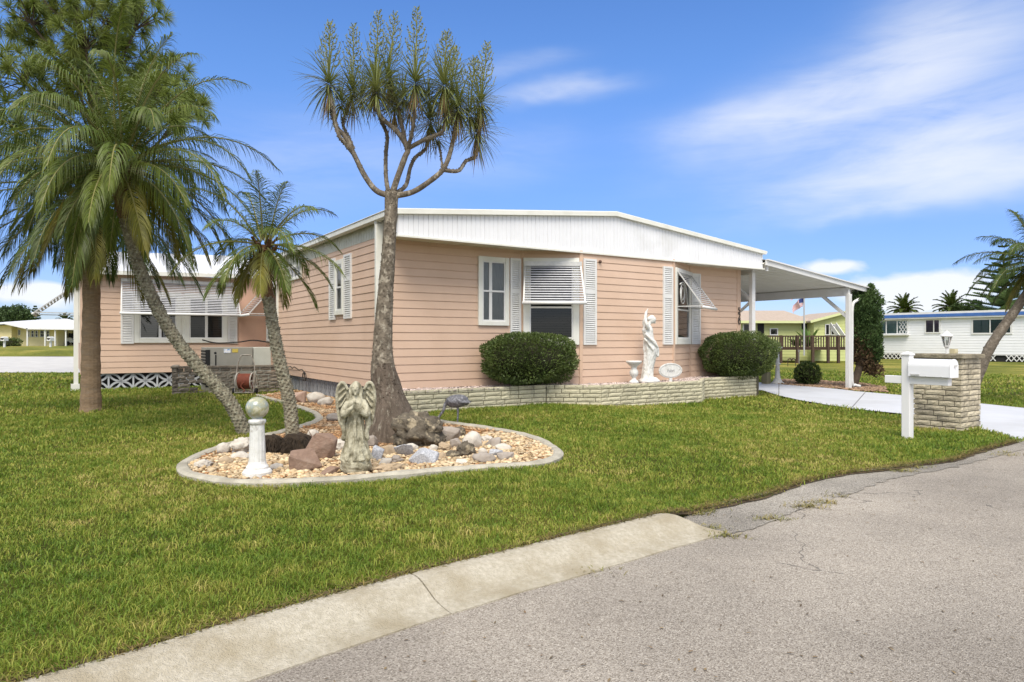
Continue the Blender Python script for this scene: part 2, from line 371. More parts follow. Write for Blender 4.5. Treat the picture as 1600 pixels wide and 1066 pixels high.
bed_px = [(285, 733), (296, 744), (330, 752), (380, 757), (440, 756.5), (500, 754), (560, 750), (620, 744.5), (700, 737), (770, 732.5), (830, 728.5), (862, 721), (872, 712), (862, 701), (838, 688), (800, 678), (760, 671), (720, 665.5), (690, 661), (655, 652)]
bed_back = [(470, 668.5), (488, 663), (499, 656), (495, 649), (478, 641), (450, 632), (425, 625), (402, 619)]
bed_left = [(285, 733), (296, 722), (320, 711), (350, 700), (385, 690.5), (420, 682), (450, 675)]
bed_front = [gp(x, y, 0) for x, y in bed_px]
bed_l = [gp(x, y, 0) for x, y in (bed_left+bed_back)]
bed_poly = [(p.x, p.y) for p in bed_front]+[tuple(uvw(.1, .35)[:2]), tuple(uvw(.02, 6.4)[:2])]+[(p.x, p.y) for p in bed_l[::-1][:-1]]
PL = [(-.02, -.02), (3.1, -.02), (3.95, -.80), (6.86, -.80), (7.75, -.1), (9.75, -.1), (9.75, .65), (8.06, .65), (6.83, .0), (4.1, .0), (3.04, .65), (-.02, .65)]
PL = [(u, v-.12 if u < 3.2 and v < 0 else v) for u, v in PL]
planter_poly = [tuple(uvw(u, v)[:2]) for u, v in PL]
house_poly = [tuple(uvw(u, v)[:2]) for u, v in [(0, .6), (10, .6), (10, 18), (-4.5, 18), (-4.5, 9.4), (0, 9.4)]]
mulch_px = [(1205, 599), (1225, 593), (1262, 594), (1310, 597), (1350, 600), (1383, 605), (1386, 613), (1340, 611.5), (1315, 608.5), (1217, 601)]
mulch_poly = [tuple(gp(x, y, -.12)[:2]) for x, y in mulch_px]
street_poly = [(-90, 26.4), (-12.5, 26.4), (-12.5, 47.5), (-90, 49)]

def seg_axis(lo, hi, fine0, fine1, d):
    mid = np.arange(fine0, fine1+1e-6, d)
    def grow(a, end, s):
        out = []; x = a; st = d
        while (x < end) if s > 0 else (x > end): st *= 1.35; x += s*st; out.append(x)
        return out
    return np.array(sorted(grow(fine0, lo, -1))+list(mid)+grow(fine1, hi, 1))
gx = seg_axis(-1500, 1500, -9, 11, .14); gy = seg_axis(-300, 3000, 1.5, 21, .14)
GX, GY = np.meshgrid(gx, gy)
inroad = inpoly(GX, GY, road_poly); indrive = inpoly(GX, GY, drive_poly); inbed = inpoly(GX, GY, bed_poly)
GZ = terrain_np(GX, GY)
GZ = np.where(GY > 120, .57, GZ)
GZ = GZ+.012*np.sin(GX*2.1+GY*.7)*np.sin(GY*1.7)*(GY < 30) - .01
GZ = np.where(inroad, np.minimum(GZ, -.2), GZ); GZ = np.where(indrive, -.2, GZ); GZ = np.where(inbed, GZ-.04, GZ)
nx, ny = len(gx), len(gy)
idx = np.arange(nx*ny).reshape(ny, nx)
F = np.stack([idx[:-1, :-1], idx[:-1, 1:], idx[1:, 1:], idx[1:, :-1]], -1).reshape(-1, 4)
def ground_material(name, k):
    mt = bpy.data.materials.new(name); mt.use_nodes = True; N = mt.node_tree.nodes; L = mt.node_tree.links
    b = N['Principled BSDF']; b.inputs['Roughness'].default_value = .95; b.inputs['Specular IOR Level'].default_value = .1
    g = N.new('ShaderNodeNewGeometry')
    def nz(s, d=6):
        t = N.new('ShaderNodeTexNoise'); t.inputs['Scale'].default_value = s; t.inputs['Detail'].default_value = d; L.new(g.outputs['Position'], t.inputs['Vector']); return t.outputs['Fac']
    r1 = N.new('ShaderNodeValToRGB'); L.new(nz(.35), r1.inputs[0])
    e = r1.color_ramp.elements; e[0].position = .34; e[0].color = (.05*k, .06*k, .012*k, 1); e[1].position = .66; e[1].color = (.15*k, .13*k, .035*k, 1)
    x = e.new(.5); x.color = (.085*k, .09*k, .018*k, 1)
    mx = N.new('ShaderNodeMix'); mx.data_type = 'RGBA'; mx.blend_type = 'MULTIPLY'; mx.inputs[0].default_value = .55
    r2 = N.new('ShaderNodeValToRGB'); L.new(nz(9), r2.inputs[0]); r2.color_ramp.elements[0].position = .3; r2.color_ramp.elements[0].color = (.4, .42, .35, 1); r2.color_ramp.elements[1].position = .7; r2.color_ramp.elements[1].color = (1.25, 1.2, 1.1, 1)
    L.new(r1.outputs[0], mx.inputs[6]); L.new(r2.outputs[0], mx.inputs[7]); L.new(mx.outputs[2], b.inputs['Base Color'])
    bn = N.new('ShaderNodeBump'); bn.inputs['Strength'].default_value = 1; bn.inputs['Distance'].default_value = .05; L.new(nz(26), bn.inputs['Height']); L.new(bn.outputs[0], b.inputs['Normal'])
    return mt
numpy_mesh('ground', np.stack([GX.ravel(), GY.ravel(), GZ.ravel()], -1), [F], ground_material('lawn_soil', 1.), 'structure')
m_turf = ground_material('distant_turf', 2.3); go_ = bpy.data.objects['ground']; go_.data.materials.append(m_turf)
fc = np.stack([GX.ravel(), GY.ravel()], -1)[F].mean(1); go_.data.polygons.foreach_set('material_index', (np.hypot(fc[:, 0], fc[:, 1]) > 33.5).astype(np.int32))

# road
def asphalt(name, base, dk, lt, patchy=.4):
    mt = bpy.data.materials.new(name); mt.use_nodes = True; N = mt.node_tree.nodes; L = mt.node_tree.links
    b = N['Principled BSDF']; b.inputs['Roughness'].default_value = .9; b.inputs['Specular IOR Level'].default_value = .2
    g = N.new('ShaderNodeNewGeometry')
    def nz(s, d=6, r=.6):
        t = N.new('ShaderNodeTexNoise'); t.inputs['Scale'].default_value = s; t.inputs['Detail'].default_value = d; t.inputs['Roughness'].default_value = r; L.new(g.outputs['Position'], t.inputs['Vector']); return t.outputs['Fac']
    vo = N.new('ShaderNodeTexVoronoi'); vo.inputs['Scale'].default_value = 185; L.new(g.outputs['Position'], vo.inputs['Vector'])
    sp = N.new('ShaderNodeSeparateColor'); L.new(vo.outputs['Color'], sp.inputs[0])
    r = N.new('ShaderNodeValToRGB'); e = r.color_ramp.elements
    e[0].position = 0; e[0].color = (*dk, 1); e[1].position = 1; e[1].color = (*lt, 1)
    for p, c in ((.25, dk), (.32, base), (.82, base)): x = e.new(p); x.color = (*c, 1)
    L.new(sp.outputs[0], r.inputs[0])
    r2 = N.new('ShaderNodeValToRGB'); L.new(nz(.55), r2.inputs[0]); r2.color_ramp.elements[0].position = .3; r2.color_ramp.elements[0].color = (1-patchy*.55,)*3+(1,); r2.color_ramp.elements[1].position = .62; r2.color_ramp.elements[1].color = (1.06, 1.06, 1.05, 1)
    mx = N.new('ShaderNodeMix'); mx.data_type = 'RGBA'; mx.blend_type = 'MULTIPLY'; mx.inputs[0].default_value = 1
    L.new(r.outputs[0], mx.inputs[6]); L.new(r2.outputs[0], mx.inputs[7])
    r3 = N.new('ShaderNodeValToRGB'); L.new(nz(.16, 3), r3.inputs[0]); r3.color_ramp.elements[0].position = .36; r3.color_ramp.elements[0].color = (.80, .79, .78, 1); r3.color_ramp.elements[1].position = .56; r3.color_ramp.elements[1].color = (1.03, 1.03, 1.02, 1)
    st_ = N.new('ShaderNodeValToRGB'); L.new(nz(1.7, 4), st_.inputs[0]); st_.color_ramp.elements[0].position = .66; st_.color_ramp.elements[0].color = (1, 1, 1, 1); st_.color_ramp.elements[1].position = .76; st_.color_ramp.elements[1].color = (.70, .69, .68, 1)
    for q_ in (r3, st_):
        m3 = N.new('ShaderNodeMix'); m3.data_type = 'RGBA'; m3.blend_type = 'MULTIPLY'; m3.inputs[0].default_value = 1; L.new(mx.outputs[2], m3.inputs[6]); L.new(q_.outputs[0], m3.inputs[7]); mx = m3
    # hairline cracks
    w = N.new('ShaderNodeTexVoronoi'); w.feature = 'DISTANCE_TO_EDGE'; w.inputs['Scale'].default_value = .42
    ad = N.new('ShaderNodeMix'); ad.data_type = 'RGBA'; ad.blend_type = 'LINEAR_LIGHT'; ad.inputs[0].default_value = .3
    t = N.new('ShaderNodeTexNoise'); t.inputs['Scale'].default_value = 2.2; t.inputs['Detail'].default_value = 8; L.new(g.outputs['Position'], t.inputs['Vector'])
    L.new(g.outputs['Position'], ad.inputs[6]); L.new(t.outputs['Color'], ad.inputs[7]); L.new(ad.outputs[2], w.inputs['Vector'])
    lt_ = N.new('ShaderNodeMath'); lt_.operation = 'LESS_THAN'; lt_.inputs[1].default_value = .0022; L.new(w.outputs['Distance'], lt_.inputs[0])
    gate = N.new('ShaderNodeMath'); gate.operation = 'GREATER_THAN'; gate.inputs[1].default_value = .52; L.new(nz(.5, 2), gate.inputs[0])
    mm = N.new('ShaderNodeMath'); mm.operation = 'MULTIPLY'; L.new(lt_.outputs[0], mm.inputs[0]); L.new(gate.outputs[0], mm.inputs[1])
    m2 = N.new('ShaderNodeMath'); m2.operation = 'MULTIPLY'; m2.inputs[1].default_value = .6; L.new(mm.outputs[0], m2.inputs[0])
    mx2 = N.new('ShaderNodeMix'); mx2.data_type = 'RGBA'; L.new(m2.outputs[0], mx2.inputs[0]); L.new(mx.outputs[2], mx2.inputs[6]); mx2.inputs[7].default_value = (.07, .065, .06, 1)
    L.new(mx2.outputs[2], b.inputs['Base Color'])
    bn = N.new('ShaderNodeBump'); bn.inputs['Strength'].default_value = .8; bn.inputs['Distance'].default_value = .006; L.new(vo.outputs['Distance'], bn.inputs['Height']); L.new(bn.outputs[0], b.inputs['Normal'])
    return mt
m_asphalt = asphalt('worn_asphalt', (.40, .36, .31), (.235, .205, .17), (.62, .575, .5), .5)
m_shoulder = asphalt('broken_grey_gravel', (.37, .34, .295), (.17, .155, .135), (.62, .58, .51), .9)
RZ = -.1
rd = MB(); rd.add([(x, y, RZ) for x, y in road_poly], [tuple(range(len(road_poly)))]); rd.build('road', m_asphalt, kind='structure')
kedge = [gp(x, y, RZ) for x, y in [(380, 1062), (715, 955), (1000, 872), (1125, 835)]]
sh_out = [gp(x, y, RZ) for x, y in [(1060, 801), (1125, 836), (1200, 817), (1275, 790), (1340, 768), (1400, 748), (1470, 735), (1530, 720), (1600, 703)]]
sh_in = [gp(x, y, RZ) for x, y in [(1612, 686), (1560, 694), (1490, 716), (1380, 731), (1300, 740), (1200, 768), (1110, 790)]]
shp = [(p.x+.05*noise.noise(p*6)+.02*noise.noise(p*25), p.y+.05*noise.noise(p*6+Vector((5, 0, 0)))+.02*noise.noise(p*25+Vector((9, 0, 0)))) for p in catmull(sh_out, 14)]+[(p.x, p.y) for p in sh_in]
sm_ = MB(); sm_.add([(x, y, RZ+.005) for x, y in shp], [tuple(range(len(shp)))]); sm_.build('road_shoulder', m_shoulder, kind='structure')
# kerb: two cast lengths meeting at an open joint
m_kerb = mat('kerb_concrete', (.56, .515, .415), (.42, .38, .29), 40, .92, .8, 110, c3=(.36, .31, .215), s3=2.6, t3=(.44, .66), stretch=(1, 1, 1))
def kerb(top, taper):
    prof = [(-.02, -.2), (-.02, -.012), (0, .004), (.05, .008), (.10, .0), (.17, -.03), (.24, -.066), (.31, -.083), (.385, -.093), (.392, -.2)]
    mb = MB(); vs = []; n = len(prof)
    for i, p in enumerate(top):
        d = (top[min(len(top)-1, i+1)]-top[max(0, i-1)]).normalized(); nrm = Vector((d.y, -d.x, 0))
        for o_, z in prof:
            e = taper*o_*.55 if i == len(top)-1 else 0
            zz = z
            q = p+nrm*(o_+.012*noise.noise(p*3)*(o_ > .3))+d*e
            vs.append((q.x, q.y, zz))
    fs = [(i*n+j, i*n+j+1, (i+1)*n+j+1, (i+1)*n+j) for i in range(len(top)-1) for j in range(n-1)]
    fs += [tuple(range(n)), tuple((len(top)-1)*n+j for j in range(n-1, -1, -1))]
    mb.add(vs, fs); return mb.build('kerb', m_kerb, smooth_=False, kind='structure')
kt = catmull([Vector((p.x, p.y, 0)) for p in kerb_top], 6)
cut = 6*4
a_ = kt[:cut+1]; b_ = kt[cut:]
dd = (kt[cut+1]-kt[cut-1]).normalized()
a_ = a_[:-1]+[a_[-1]-dd*.006]; b_ = [b_[0]+dd*.006]+b_[1:]
kerb(a_, 0); kerb(b_, 1.3)

# driveway
m_drive = mat('white_painted_concrete', (.55, .565, .59), (.50, .515, .54), 1.5, .6, .08, 60, c3=(.43, .435, .44), s3=.5, t3=(.5, .75))
dv = MB(); dv.add([(x, y, -.112) for x, y in drive_poly], [tuple(range(len(drive_poly)))]); dv.build('driveway', m_drive, kind='structure')
jt = MB()
for (px, py, qx, qy) in [(1217, 602, 1217, 618), (1352, 613, 1330, 638), (1500, 628, 1440, 652)]:
    p, q = gp(px, py, -.108), gp(qx, qy, -.108); jt.beam(p, q, .02, .004)
jt.build('driveway_joint', mat('joint_dark', (.2, .2, .2)), kind='structure')
st = MB(); st.add([(x, y, terrain(x, y)+.02) for x, y in street_poly], [(0, 1, 2, 3)]); st.build('side_street', mat('pale_concrete_street', (.52, .51, .485), (.44, .43, .41), 1.2, .9, .3, 20), kind='structure')

# ------------------------------------------------------------------ house
house = thing('mobile_home', 'pink clapboard mobile home with tall white ribbed fascia, wing and carport', 'house', HOUSE, HROT)
def facade(u, v, ang): return Matrix.Translation((u, v, 0)) @ Matrix.Rotation(ang, 4, 'Z')
ZB, COURSE = .36, .1506
def siding(mb, p0, p1, z0, z1, first=0.):
    """clapboard from p0 to p1 (left to right seen from outside)"""
    d = Vector((p1[0]-p0[0], p1[1]-p0[1])); L_ = d.length; M = facade(p0[0], p0[1], math.atan2(d.y, d.x)); old = mb.M; mb.M = M
    z = z0
    while z < z1-.01:
        t = min(z+COURSE, z1)
        pr = [(-.021, z), (-.0125, max(z+.02, t-.017)), (-.006, max(z+.021, t-.013)), (-.005, t)]
        xs = [0, L_]
        vs = [(x, o_, zz) for x in xs for o_, zz in pr]+[(0, -.005, z), (L_, -.005, z)]
        mb.add(vs, [(0, 4, 5, 1), (1, 5, 6, 2), (2, 6, 7, 3), (8, 9, 4, 0)])
        x = random.uniform(.8, 3.6)
        while x < L_-.3:
            mb.add([(x, -.0225, z+.001), (x+.35, -.0213, z+.001), (x+.35, -.0130, t-.018), (x, -.0145, t-.018), (x, -.02, z+.001), (x, -.0125, t-.018)], [(0, 1, 2, 3), (4, 0, 3, 5)]); x += 3.66
        z = t
    mb.add([(0, .004, z0), (L_, .004, z0), (L_, .004, z1), (0, .004, z1)], [(0, 1, 2, 3)])
    mb.M = old
sd_ = MB()
WZ1 = 3.2
siding(sd_, (.0, .65), (3.04, .65), ZB, 3.14); siding(sd_, (3.04, .65), (4.10, .02), ZB, 3.14); siding(sd_, (4.10, .02), (6.83, .02), ZB, 3.14)
siding(sd_, (6.83, .02), (8.06, .65), ZB, 3.14); siding(sd_, (8.06, .65), (9.90, .65), ZB, 3.14)
siding(sd_, (0, 18), (0, .65), .37, 3.18)
siding(sd_, (9.95, .65), (9.95, 18), .2, 3.18)
sd_.build('siding', m_siding, house, fix=False)
tr = MB()
for (u, v, a) in [(3.04, .65, -.27), (4.10, .02, -.27), (6.83, .02, .24), (8.06, .65, .24)]:
    tr.M = facade(u, v, a); tr.box(-.035, -.03, ZB-.02, .035, .02, 3.13)
tr.M = None
tr.box(-.025, .62, ZB-.01, .07, .70, 3.13); tr.box(9.84, .622, ZB-.01, 9.985, .70, 3.13)
tr.build('corner_trim', m_pinktrim, house)
# fascia front: ribbed panels, gable-shaped top
def ftop(u): return 3.50+.46*(1-abs(u-5.03)/5.03)
FB = 3.11
fb = MB(); u = 0.0; k = 0
while u < 10.06:
    w = min(.098, 10.06-u); e = min(.012, w*.4)
    prof = [(u, .012), (u+e*.5, .0), (u+w-e*.5, .0), (u+w, .012)]
    if k % 3 == 0: prof = [(u, .012), (u+.006, -.008), (u+.018, -.008), (u+.024, 0), (u+w-e*.5, 0), (u+w, .012)]
    n = len(prof); vs = [(a, b, FB) for a, b in prof]+[(a, b, ftop(a)) for a, b in prof]
    fb.add(vs, [(i, i+1, n+i+1, n+i) for i in range(n-1)]); u += w; k += 1
fb.add([(0, .02, FB), (10.06, .02, FB), (10.06, .02, 3.5), (5.03, .02, 3.96), (0, .02, 3.5)], [(0, 1, 2, 3, 4)])
# left and right returns
for uu, s in ((.0, -1), (10.06, 1)):
    fb.box(uu-.006, .025, FB, uu+.006, .66, 3.5)
fb.build('fascia', m_fascia, house, fix=False)
ft = MB()
ft.box(-.03, -.035, FB-.035, 10.09, .03, FB-.002)
ft.beam((-.04, -.03, 3.505), (5.03, -.03, 3.975), .09, .085, (0, 0, 1)); ft.beam((5.03, -.03, 3.975), (10.12, -.03, 3.505), .09, .085)
ft.build('fascia_trim', m_ltrim, house)
sf = MB(); sf.add([(0, .03, FB+.012), (10.06, .03, FB+.012), (10.06, .70, FB+.012), (0, .70, FB+.012)], [(0, 3, 2, 1)])
for i in range(28): sf.box(.2+i*.355, .03, FB+.004, .212+i*.355, .66, FB+.014)
sf.build('soffit', m_soffit, house)
rf = MB()
for (a, za, b, zb) in ((-.16, 3.50, 5.03, 3.985), (5.03, 3.985, 10.16, 3.50)):
    rf.add([(a, -.06, za), (b, -.06, zb), (b, 18.2, zb), (a, 18.2, za), (a, -.06, za+.05), (b, -.06, zb+.05), (b, 18.2, zb+.05), (a, 18.2, za+.05)],
           [(0, 1, 2, 3), (4, 5, 6, 7), (0, 1, 5, 4), (2, 3, 7, 6), (1, 2, 6, 5), (3, 0, 4, 7)])
rf.build('roof', m_fascia, house)
fz = MB(); fz.box(-.012, .68, 3.18, .03, 18, 3.52); fz.box(9.93, .68, 3.18, 9.98, 18, 3.5)
for i in range(60):
    v = .9+i*.14
    if v < 9.2: fz.box(-.018, v, 3.185, -.011, v+.012, 3.5)
fz.build('frieze', m_frieze, house)
gt = MB(); gt.box(-.19, -.05, 3.43, -.06, 9.4, 3.53); gt.box(-.205, -.055, 3.525, -.05, 9.4, 3.545); gt.build('gutter', m_ltrim, house, bevel=.012)
dsp = MB(); dsp.box(-.165, .60, .40, -.035, .68, 3.42); dsp.box(-.165, .60, 3.36, -.04, .70, 3.44); dsp.beam((-.10, .64, .42), (-.16, .52, .22), .1, .07); dsp.build('downspout', m_ltrim, house, bevel=.01)
rt = MB(); rt.box(-.05, .62, 3.13, -.005, .82, 3.45); rt.box(-.02, .45, 3.13, .0, .62, 3.42); rt.build('eave_return', m_ltrim, house)
# skirting of patterned blocks along the left wall
def breeze(mb, L_, z0, z1, w=.40, depth=.05, mi=0):
    """row of open circle-pattern blocks in facade coordinates"""
    n = max(1, round(L_/w)); w = L_/n; h = z1-z0
    for i in range(n):
        x = i*w
        mb.box(x, .0, z0, x+.02, depth, z1, mi); mb.box(x+w-.02, .001, z0, x+w, depth-.001, z1, mi)
        ctr = Vector((x+w/2, .025, z0+h/2))
        for sx in (0, 1):
            for cz in (z0, z1):
                k_ = Vector((x+.012 if sx == 0 else x+w-.012, .025, cz))
                for q in (Vector((ctr.x, .025, k_.z)), Vector((k_.x, .025, ctr.z))):
                    cq = (k_+ctr)/2*.25+q*.75; pts = [k_*(1-t)**2+cq*2*t*(1-t)+ctr*t*t for t in [n_/6 for n_ in range(7)]]
                    for p, e in zip(pts[:-1], pts[1:]): mb.beam(p, e, .05, .024, (0, 1, 0), mi)
sk = MB(facade(.05, 9.4, R(-90))); breeze(sk, 8.7, -.02, .385, .3)
sk.build('skirting', m_lattice, house)
vd = MB(); vd.box(.16, .8, -.1, .2, 9.4, .38); vd.box(.1, .9, -.1, 9.9, .95, .38); vd.build('void_sheet', m_void, house)  # near-black sheets standing in for the darkness under the floor
# --- window kit (facade coordinates: x right, y into the wall, z up)
def ring(mb, x0, z0, x1, z1, w, y0, y1, mi=0):
    mb.box(x0, y0, z0, x0+w, y1, z1, mi); mb.box(x1-w, y0, z0, x1, y1, z1, mi)
    mb.box(x0+w, y0+.001, z0, x1-w, y1-.001, z0+w, mi); mb.box(x0+w, y0+.001, z1-w, x1-w, y1-.001, z1, mi)
def window(M, x0, z0, x1, z1, cas=.09, rails=(.5,), munt=(), back=m_curtain, blinds=True, gl=m_glass, sillw=0):
    w = MB(M); ring(w, x0, z0, x1, z1, cas, -.065, -.012)
    if sillw: w.box(x0-.03, -.10, z0-.03, x1+.03, -.012, z0+.02)
    o = w.build('window', m_ltrim, house, bevel=.006)
    a0, b0, a1, b1 = x0+cas, z0+cas, x1-cas, z1-cas
    s = MB(M); ring(s, a0, b0, a1, b1, .028, -.052, -.016)
    for r in rails: zz = b0+(b1-b0)*r; s.box(a0+.028, -.056, zz-.018, a1-.028, -.018, zz+.018)
    for r in munt: xx = a0+(a1-a0)*r; s.box(xx-.035, -.046, b0+.028, xx+.035, -.02, b1-.028)
    s.build('sash', m_white, o)
    g = MB(M); g.add([(a0, -.036, b0), (a1, -.036, b0), (a1, -.036, b1), (a0, -.036, b1)], [(0, 1, 2, 3)]); g.build('pane', gl, o, fix=False)
    bk = MB(M); bk.box(a0, -.027, b0, a1, -.0225, b1); bk.build('window_back', back, o)  # curtain cloth; with dark_interior it is a sheet coloured as an unlit room
    if blinds:
        bl = MB(M); n = int((b1-b0)/.05)
        for i in range(n): zz = b0+(i+.5)*(b1-b0)/n; bl.obox(((a0+a1)/2, -.031, zz), ((a1-a0)/2-.03, 0, 0), (0, .002, .006), (0, -.0004, .0012))
        bl.build('blinds', m_blind, o)
    return o
def shutter(M, x0, z0, x1, z1):
    s = MB(M); fw = .045; mid = (z0+z1)/2+.12*(z1-z0)
    ring(s, x0, z0, x1, z1, fw, -.052, -.012); s.box(x0+fw, -.051, mid-.05, x1-fw, -.013, mid+.05)
    for a, b in ((z0+fw+.01, mid-.055), (mid+.055, z1-fw-.01)):
        n = int((b-a)/.042)
        for i in range(n):
            zz = a+(i+.5)*(b-a)/n
            s.obox(((x0+x1)/2, -.036, zz), ((x1-x0)/2-fw, 0, 0), (0, .010, .013), (0, -.0022, .0022))
    s.box(x0+fw, -.027, z0+fw, x1-fw, -.022, z1-fw)
    return s.build('shutter', m_white, house)
def awning(M, x0, x1, zt, zb, proj, n, flare=.0, cover=.31):
    """aluminium louvre awning hinged at zt, its bottom bar at zb, proj out from the wall"""
    a = MB(M); top = Vector((0, -.09, zt)); bot = Vector((0, -.09-proj, zb)); d = bot-top; L_ = d.length; d.normalize(); nrm = Vector((0, d.z, -d.y)); nrm = -nrm if nrm.y > 0 else nrm
    X0 = lambda t: x0-flare*t; X1 = lambda t: x1+flare*t
    for i in range(n):
        t = (i+.5)/n; c = top+(bot-top)*t; hw = (X1(t)-X0(t))/2
        dn = (d*.80+nrm*.45).normalized(); nn = Vector((0, dn.z, -dn.y))
        cc = Vector(((X0(t)+X1(t))/2, c.y, c.z))
        a.obox(cc, (hw, 0, 0), dn*(L_/n*cover), nn*.0025)
    o = a.build('awning', m_slat, house)
    f = MB(M)
    for xa, xb in ((x0+.01, X0(1)+.01), (x1-.01, X1(1)-.01)):
        f.beam((xa, top.y, top.z), (xb, bot.y, bot.z), .025, .03, (1, 0, 0)); f.beam((xa, -.06, zb+.02), (xb, bot.y+.02, bot.z+.02), .022, .022, (1, 0, 0))
    for q in (.84,): f.beam(((x0+(x1-x0)*q), top.y+.02, top.z), ((X0(1)+(X1(1)-X0(1))*q), bot.y+.02, bot.z), .012, .012, (1, 0, 0))
    f.box(x0-.01, -.11, zt, x1+.01, -.05, zt+.09)
    f.build('awning_frame', m_awnframe, o)
    b = MB(M); b.tube([(X0(1)-.02, bot.y, bot.z-.01), (X1(1)+.02, bot.y, bot.z-.01)], .033, 10); b.build('bottom_bar', m_white, o, smooth_=True)
    return o
FA = facade(0, .65, 0)
window(FA, 1.98, 1.56, 2.70, 2.94, munt=(.36,), blinds=False)
# middle window on the angled face
a1 = math.atan2(-.63, 1.06); M1 = facade(3.04, .65, a1); LW = math.hypot(1.06, .63)
window(M1, .035, 1.17, LW-.035, 2.97, .13, rails=(.42,), back=m_dark)
shutter(FA, 2.74, 1.17, 3.0, 2.95); shutter(facade(4.10, .02, 0), .05, 1.17, .40, 2.97)
awning(M1, .06, LW+.0, 2.80, 2.03, .30, 15, .05)
# right window
a2 = math.atan2(.63, 1.23); M2 = facade(6.83, .02, a2); LW2 = math.hypot(1.23, .63)
window(M2, .04, 1.17, LW2-.04, 2.95, .14, rails=(.45,), back=m_dark)
shutter(facade(6.83, .02, 0), -.36, 1.17, -.05, 2.95); shutter(FA, 8.10, 1.17, 8.42, 2.93)
awning(M2, .12, LW2-.1, 2.84, 2.03, .58, 15, .02, .44)
# scrolls of the awning grille
sc_ = MB(M2)
for cxx, r in ((.33, .19), (.33, .12)):
    sc_.tube([(cxx+r*math.cos(t), -.13, 2.35+r*math.sin(t)*1.2) for t in [2*math.pi*i/20 for i in range(21)]], .011, 6, cap=False)
sc_.tube(catmull([(.1, -.13, 2.56), (.4, -.13, 2.62), (.62, -.13, 2.45), (.70, -.13, 2.2), (.78, -.13, 2.08), (.95, -.13, 2.05)], 5), .016, 6)
sc_.build('grille_scroll', m_white, house, smooth_=True)
# left wall: shuttered window, small vent window, awning window beyond
ML = facade(0, 18, R(-90)); xl = lambda v: 18-v
window(ML, xl(3.22), 1.80, xl(2.68), 2.96, .10, rails=(.5,), back=m_curtain, blinds=False)
shutter(ML, xl(3.61), 1.71, xl(3.23), 3.03); shutter(ML, xl(2.67), 1.71, xl(2.24), 3.03)
window(ML, xl(6.98), 2.79, xl(5.72), 3.16, .06, rails=(), munt=(.25, .5, .75), back=m_curtain, blinds=False)
window(ML, xl(9.15), 1.2, xl(7.95), 2.88, .09, back=m_dark)
awning(ML, xl(9.2), xl(7.92), 2.80, 1.96, .72, 14, .03)
bx = MB(ML); bx.box(xl(8.2), -.1, 1.1, xl(8.0), -.02, 1.25); bx.build('meter_box', m_ltrim, house)
# house number, one digit above the other
for ch, z in (('5', 2.05), ('2', 1.90), ('0', 1.75)):
    me = text_mesh(ch, .21, .008); me.materials.append(mat('number_black', (.03, .03, .03), rough=.4))
    o = bpy.data.objects.new('house_number', me); C.objects.link(o); o.parent = house; o.location = (9.91, .608, z); o.rotation_euler = (R(90), 0, 0)
# spotlight stub under the soffit
lm = MB(); lm.ball((4.6, -.02, 2.93), .035, n=10, m=6); lm.build('eave_lamp', mat('rust', (.12, .07, .05)), house)
# --- wing
wg = MB(); siding(wg, (-4.52, 9.4), (-.75, 9.4), .41, 3.02); siding(wg, (-4.52, 16), (-4.52, 9.4), .41, 3.0); wg.build('wing_siding', m_siding, house, fix=False)
wt = MB(); wt.box(-4.56, 9.36, .40, -4.46, 9.45, 3.0); wt.build('wing_corner_trim', m_pinktrim, house)
wp = MB(); wp.box(-.76, 9.30, .30, -.0, 9.6, 3.14); wp.build('stucco_panel', m_stucco, house)
wr = MB()
wr.add([(-4.75, 9.15, 2.99), (.02, 9.15, 3.10), (.02, 12.6, 4.0), (-4.75, 12.6, 3.85), (-4.75, 9.15, 3.03), (.02, 9.15, 3.14), (.02, 12.6, 4.05), (-4.75, 12.6, 3.9)], [(0, 1, 2, 3), (4, 5, 6, 7), (0, 1, 5, 4), (1, 2, 6, 5), (2, 3, 7, 6), (3, 0, 4, 7)])
for i in range(16):
    u = -4.6+i*.3; z = 3.03+.11*(u+4.75)/4.77; wr.beam((u, 9.15, z+.012), (u, 12.6, z+.882), .03, .03)
wr.build('wing_roof', m_fascia, house)
wgt = MB(); wgt.beam((-4.78, 9.12, 2.98), (.0, 9.12, 3.09), .10, .10); wgt.build('wing_gutter', m_ltrim, house)
wds = MB(); wds.box(-4.70, 9.42, .1, -4.60, 9.5, 2.95); wds.beam((-4.65, 9.46, 2.9), (-4.75, 9.2, 3.0), .09, .07); wds.box(-4.76, 9.40, -.02, -4.57, 9.56, .16); wds.build('wing_downspout', m_ltrim, house)
WF = facade(0, 9.4, 0)
window(WF, -3.36, 1.20, -2.24, 2.55, .12, rails=(), munt=(.55,), back=m_dark, gl=m_glass2)
window(WF, -2.16, 1.20, -1.06, 2.55, .12, rails=(), munt=(.5,), back=m_dark)
shutter(WF, -3.67, 1.18, -3.37, 2.55); shutter(WF, -1.05, 1.18, -.80, 2.55)
mu = MB(WF); mu.box(-2.24, -.05, 1.2, -2.16, -.012, 2.5); mu.build('mullion', m_ltrim, house)
awning(WF, -3.66, -.84, 2.80, 1.97, .42, 18, .04)
WL = facade(-4.52, 16, R(-90)); awning(WL, 16-11.6, 16-9.9, 2.75, 1.95, .95, 14, .02); window(WL, 16-11.5, 1.2, 16-10.0, 2.7, .1, back=m_dark)
wsk = MB(facade(-4.5, 9.44, 0)); breeze(wsk, 4.5, -.02, .41, .60, .06); wsk.build('wing_skirting', m_lightlattice, house)
wv = MB(); wv.box(-4.4, 9.56, -.1, .0, 9.6, .41); wv.build('wing_void_sheet', m_void, house)  # near-black sheet coloured as the dark space below the wing
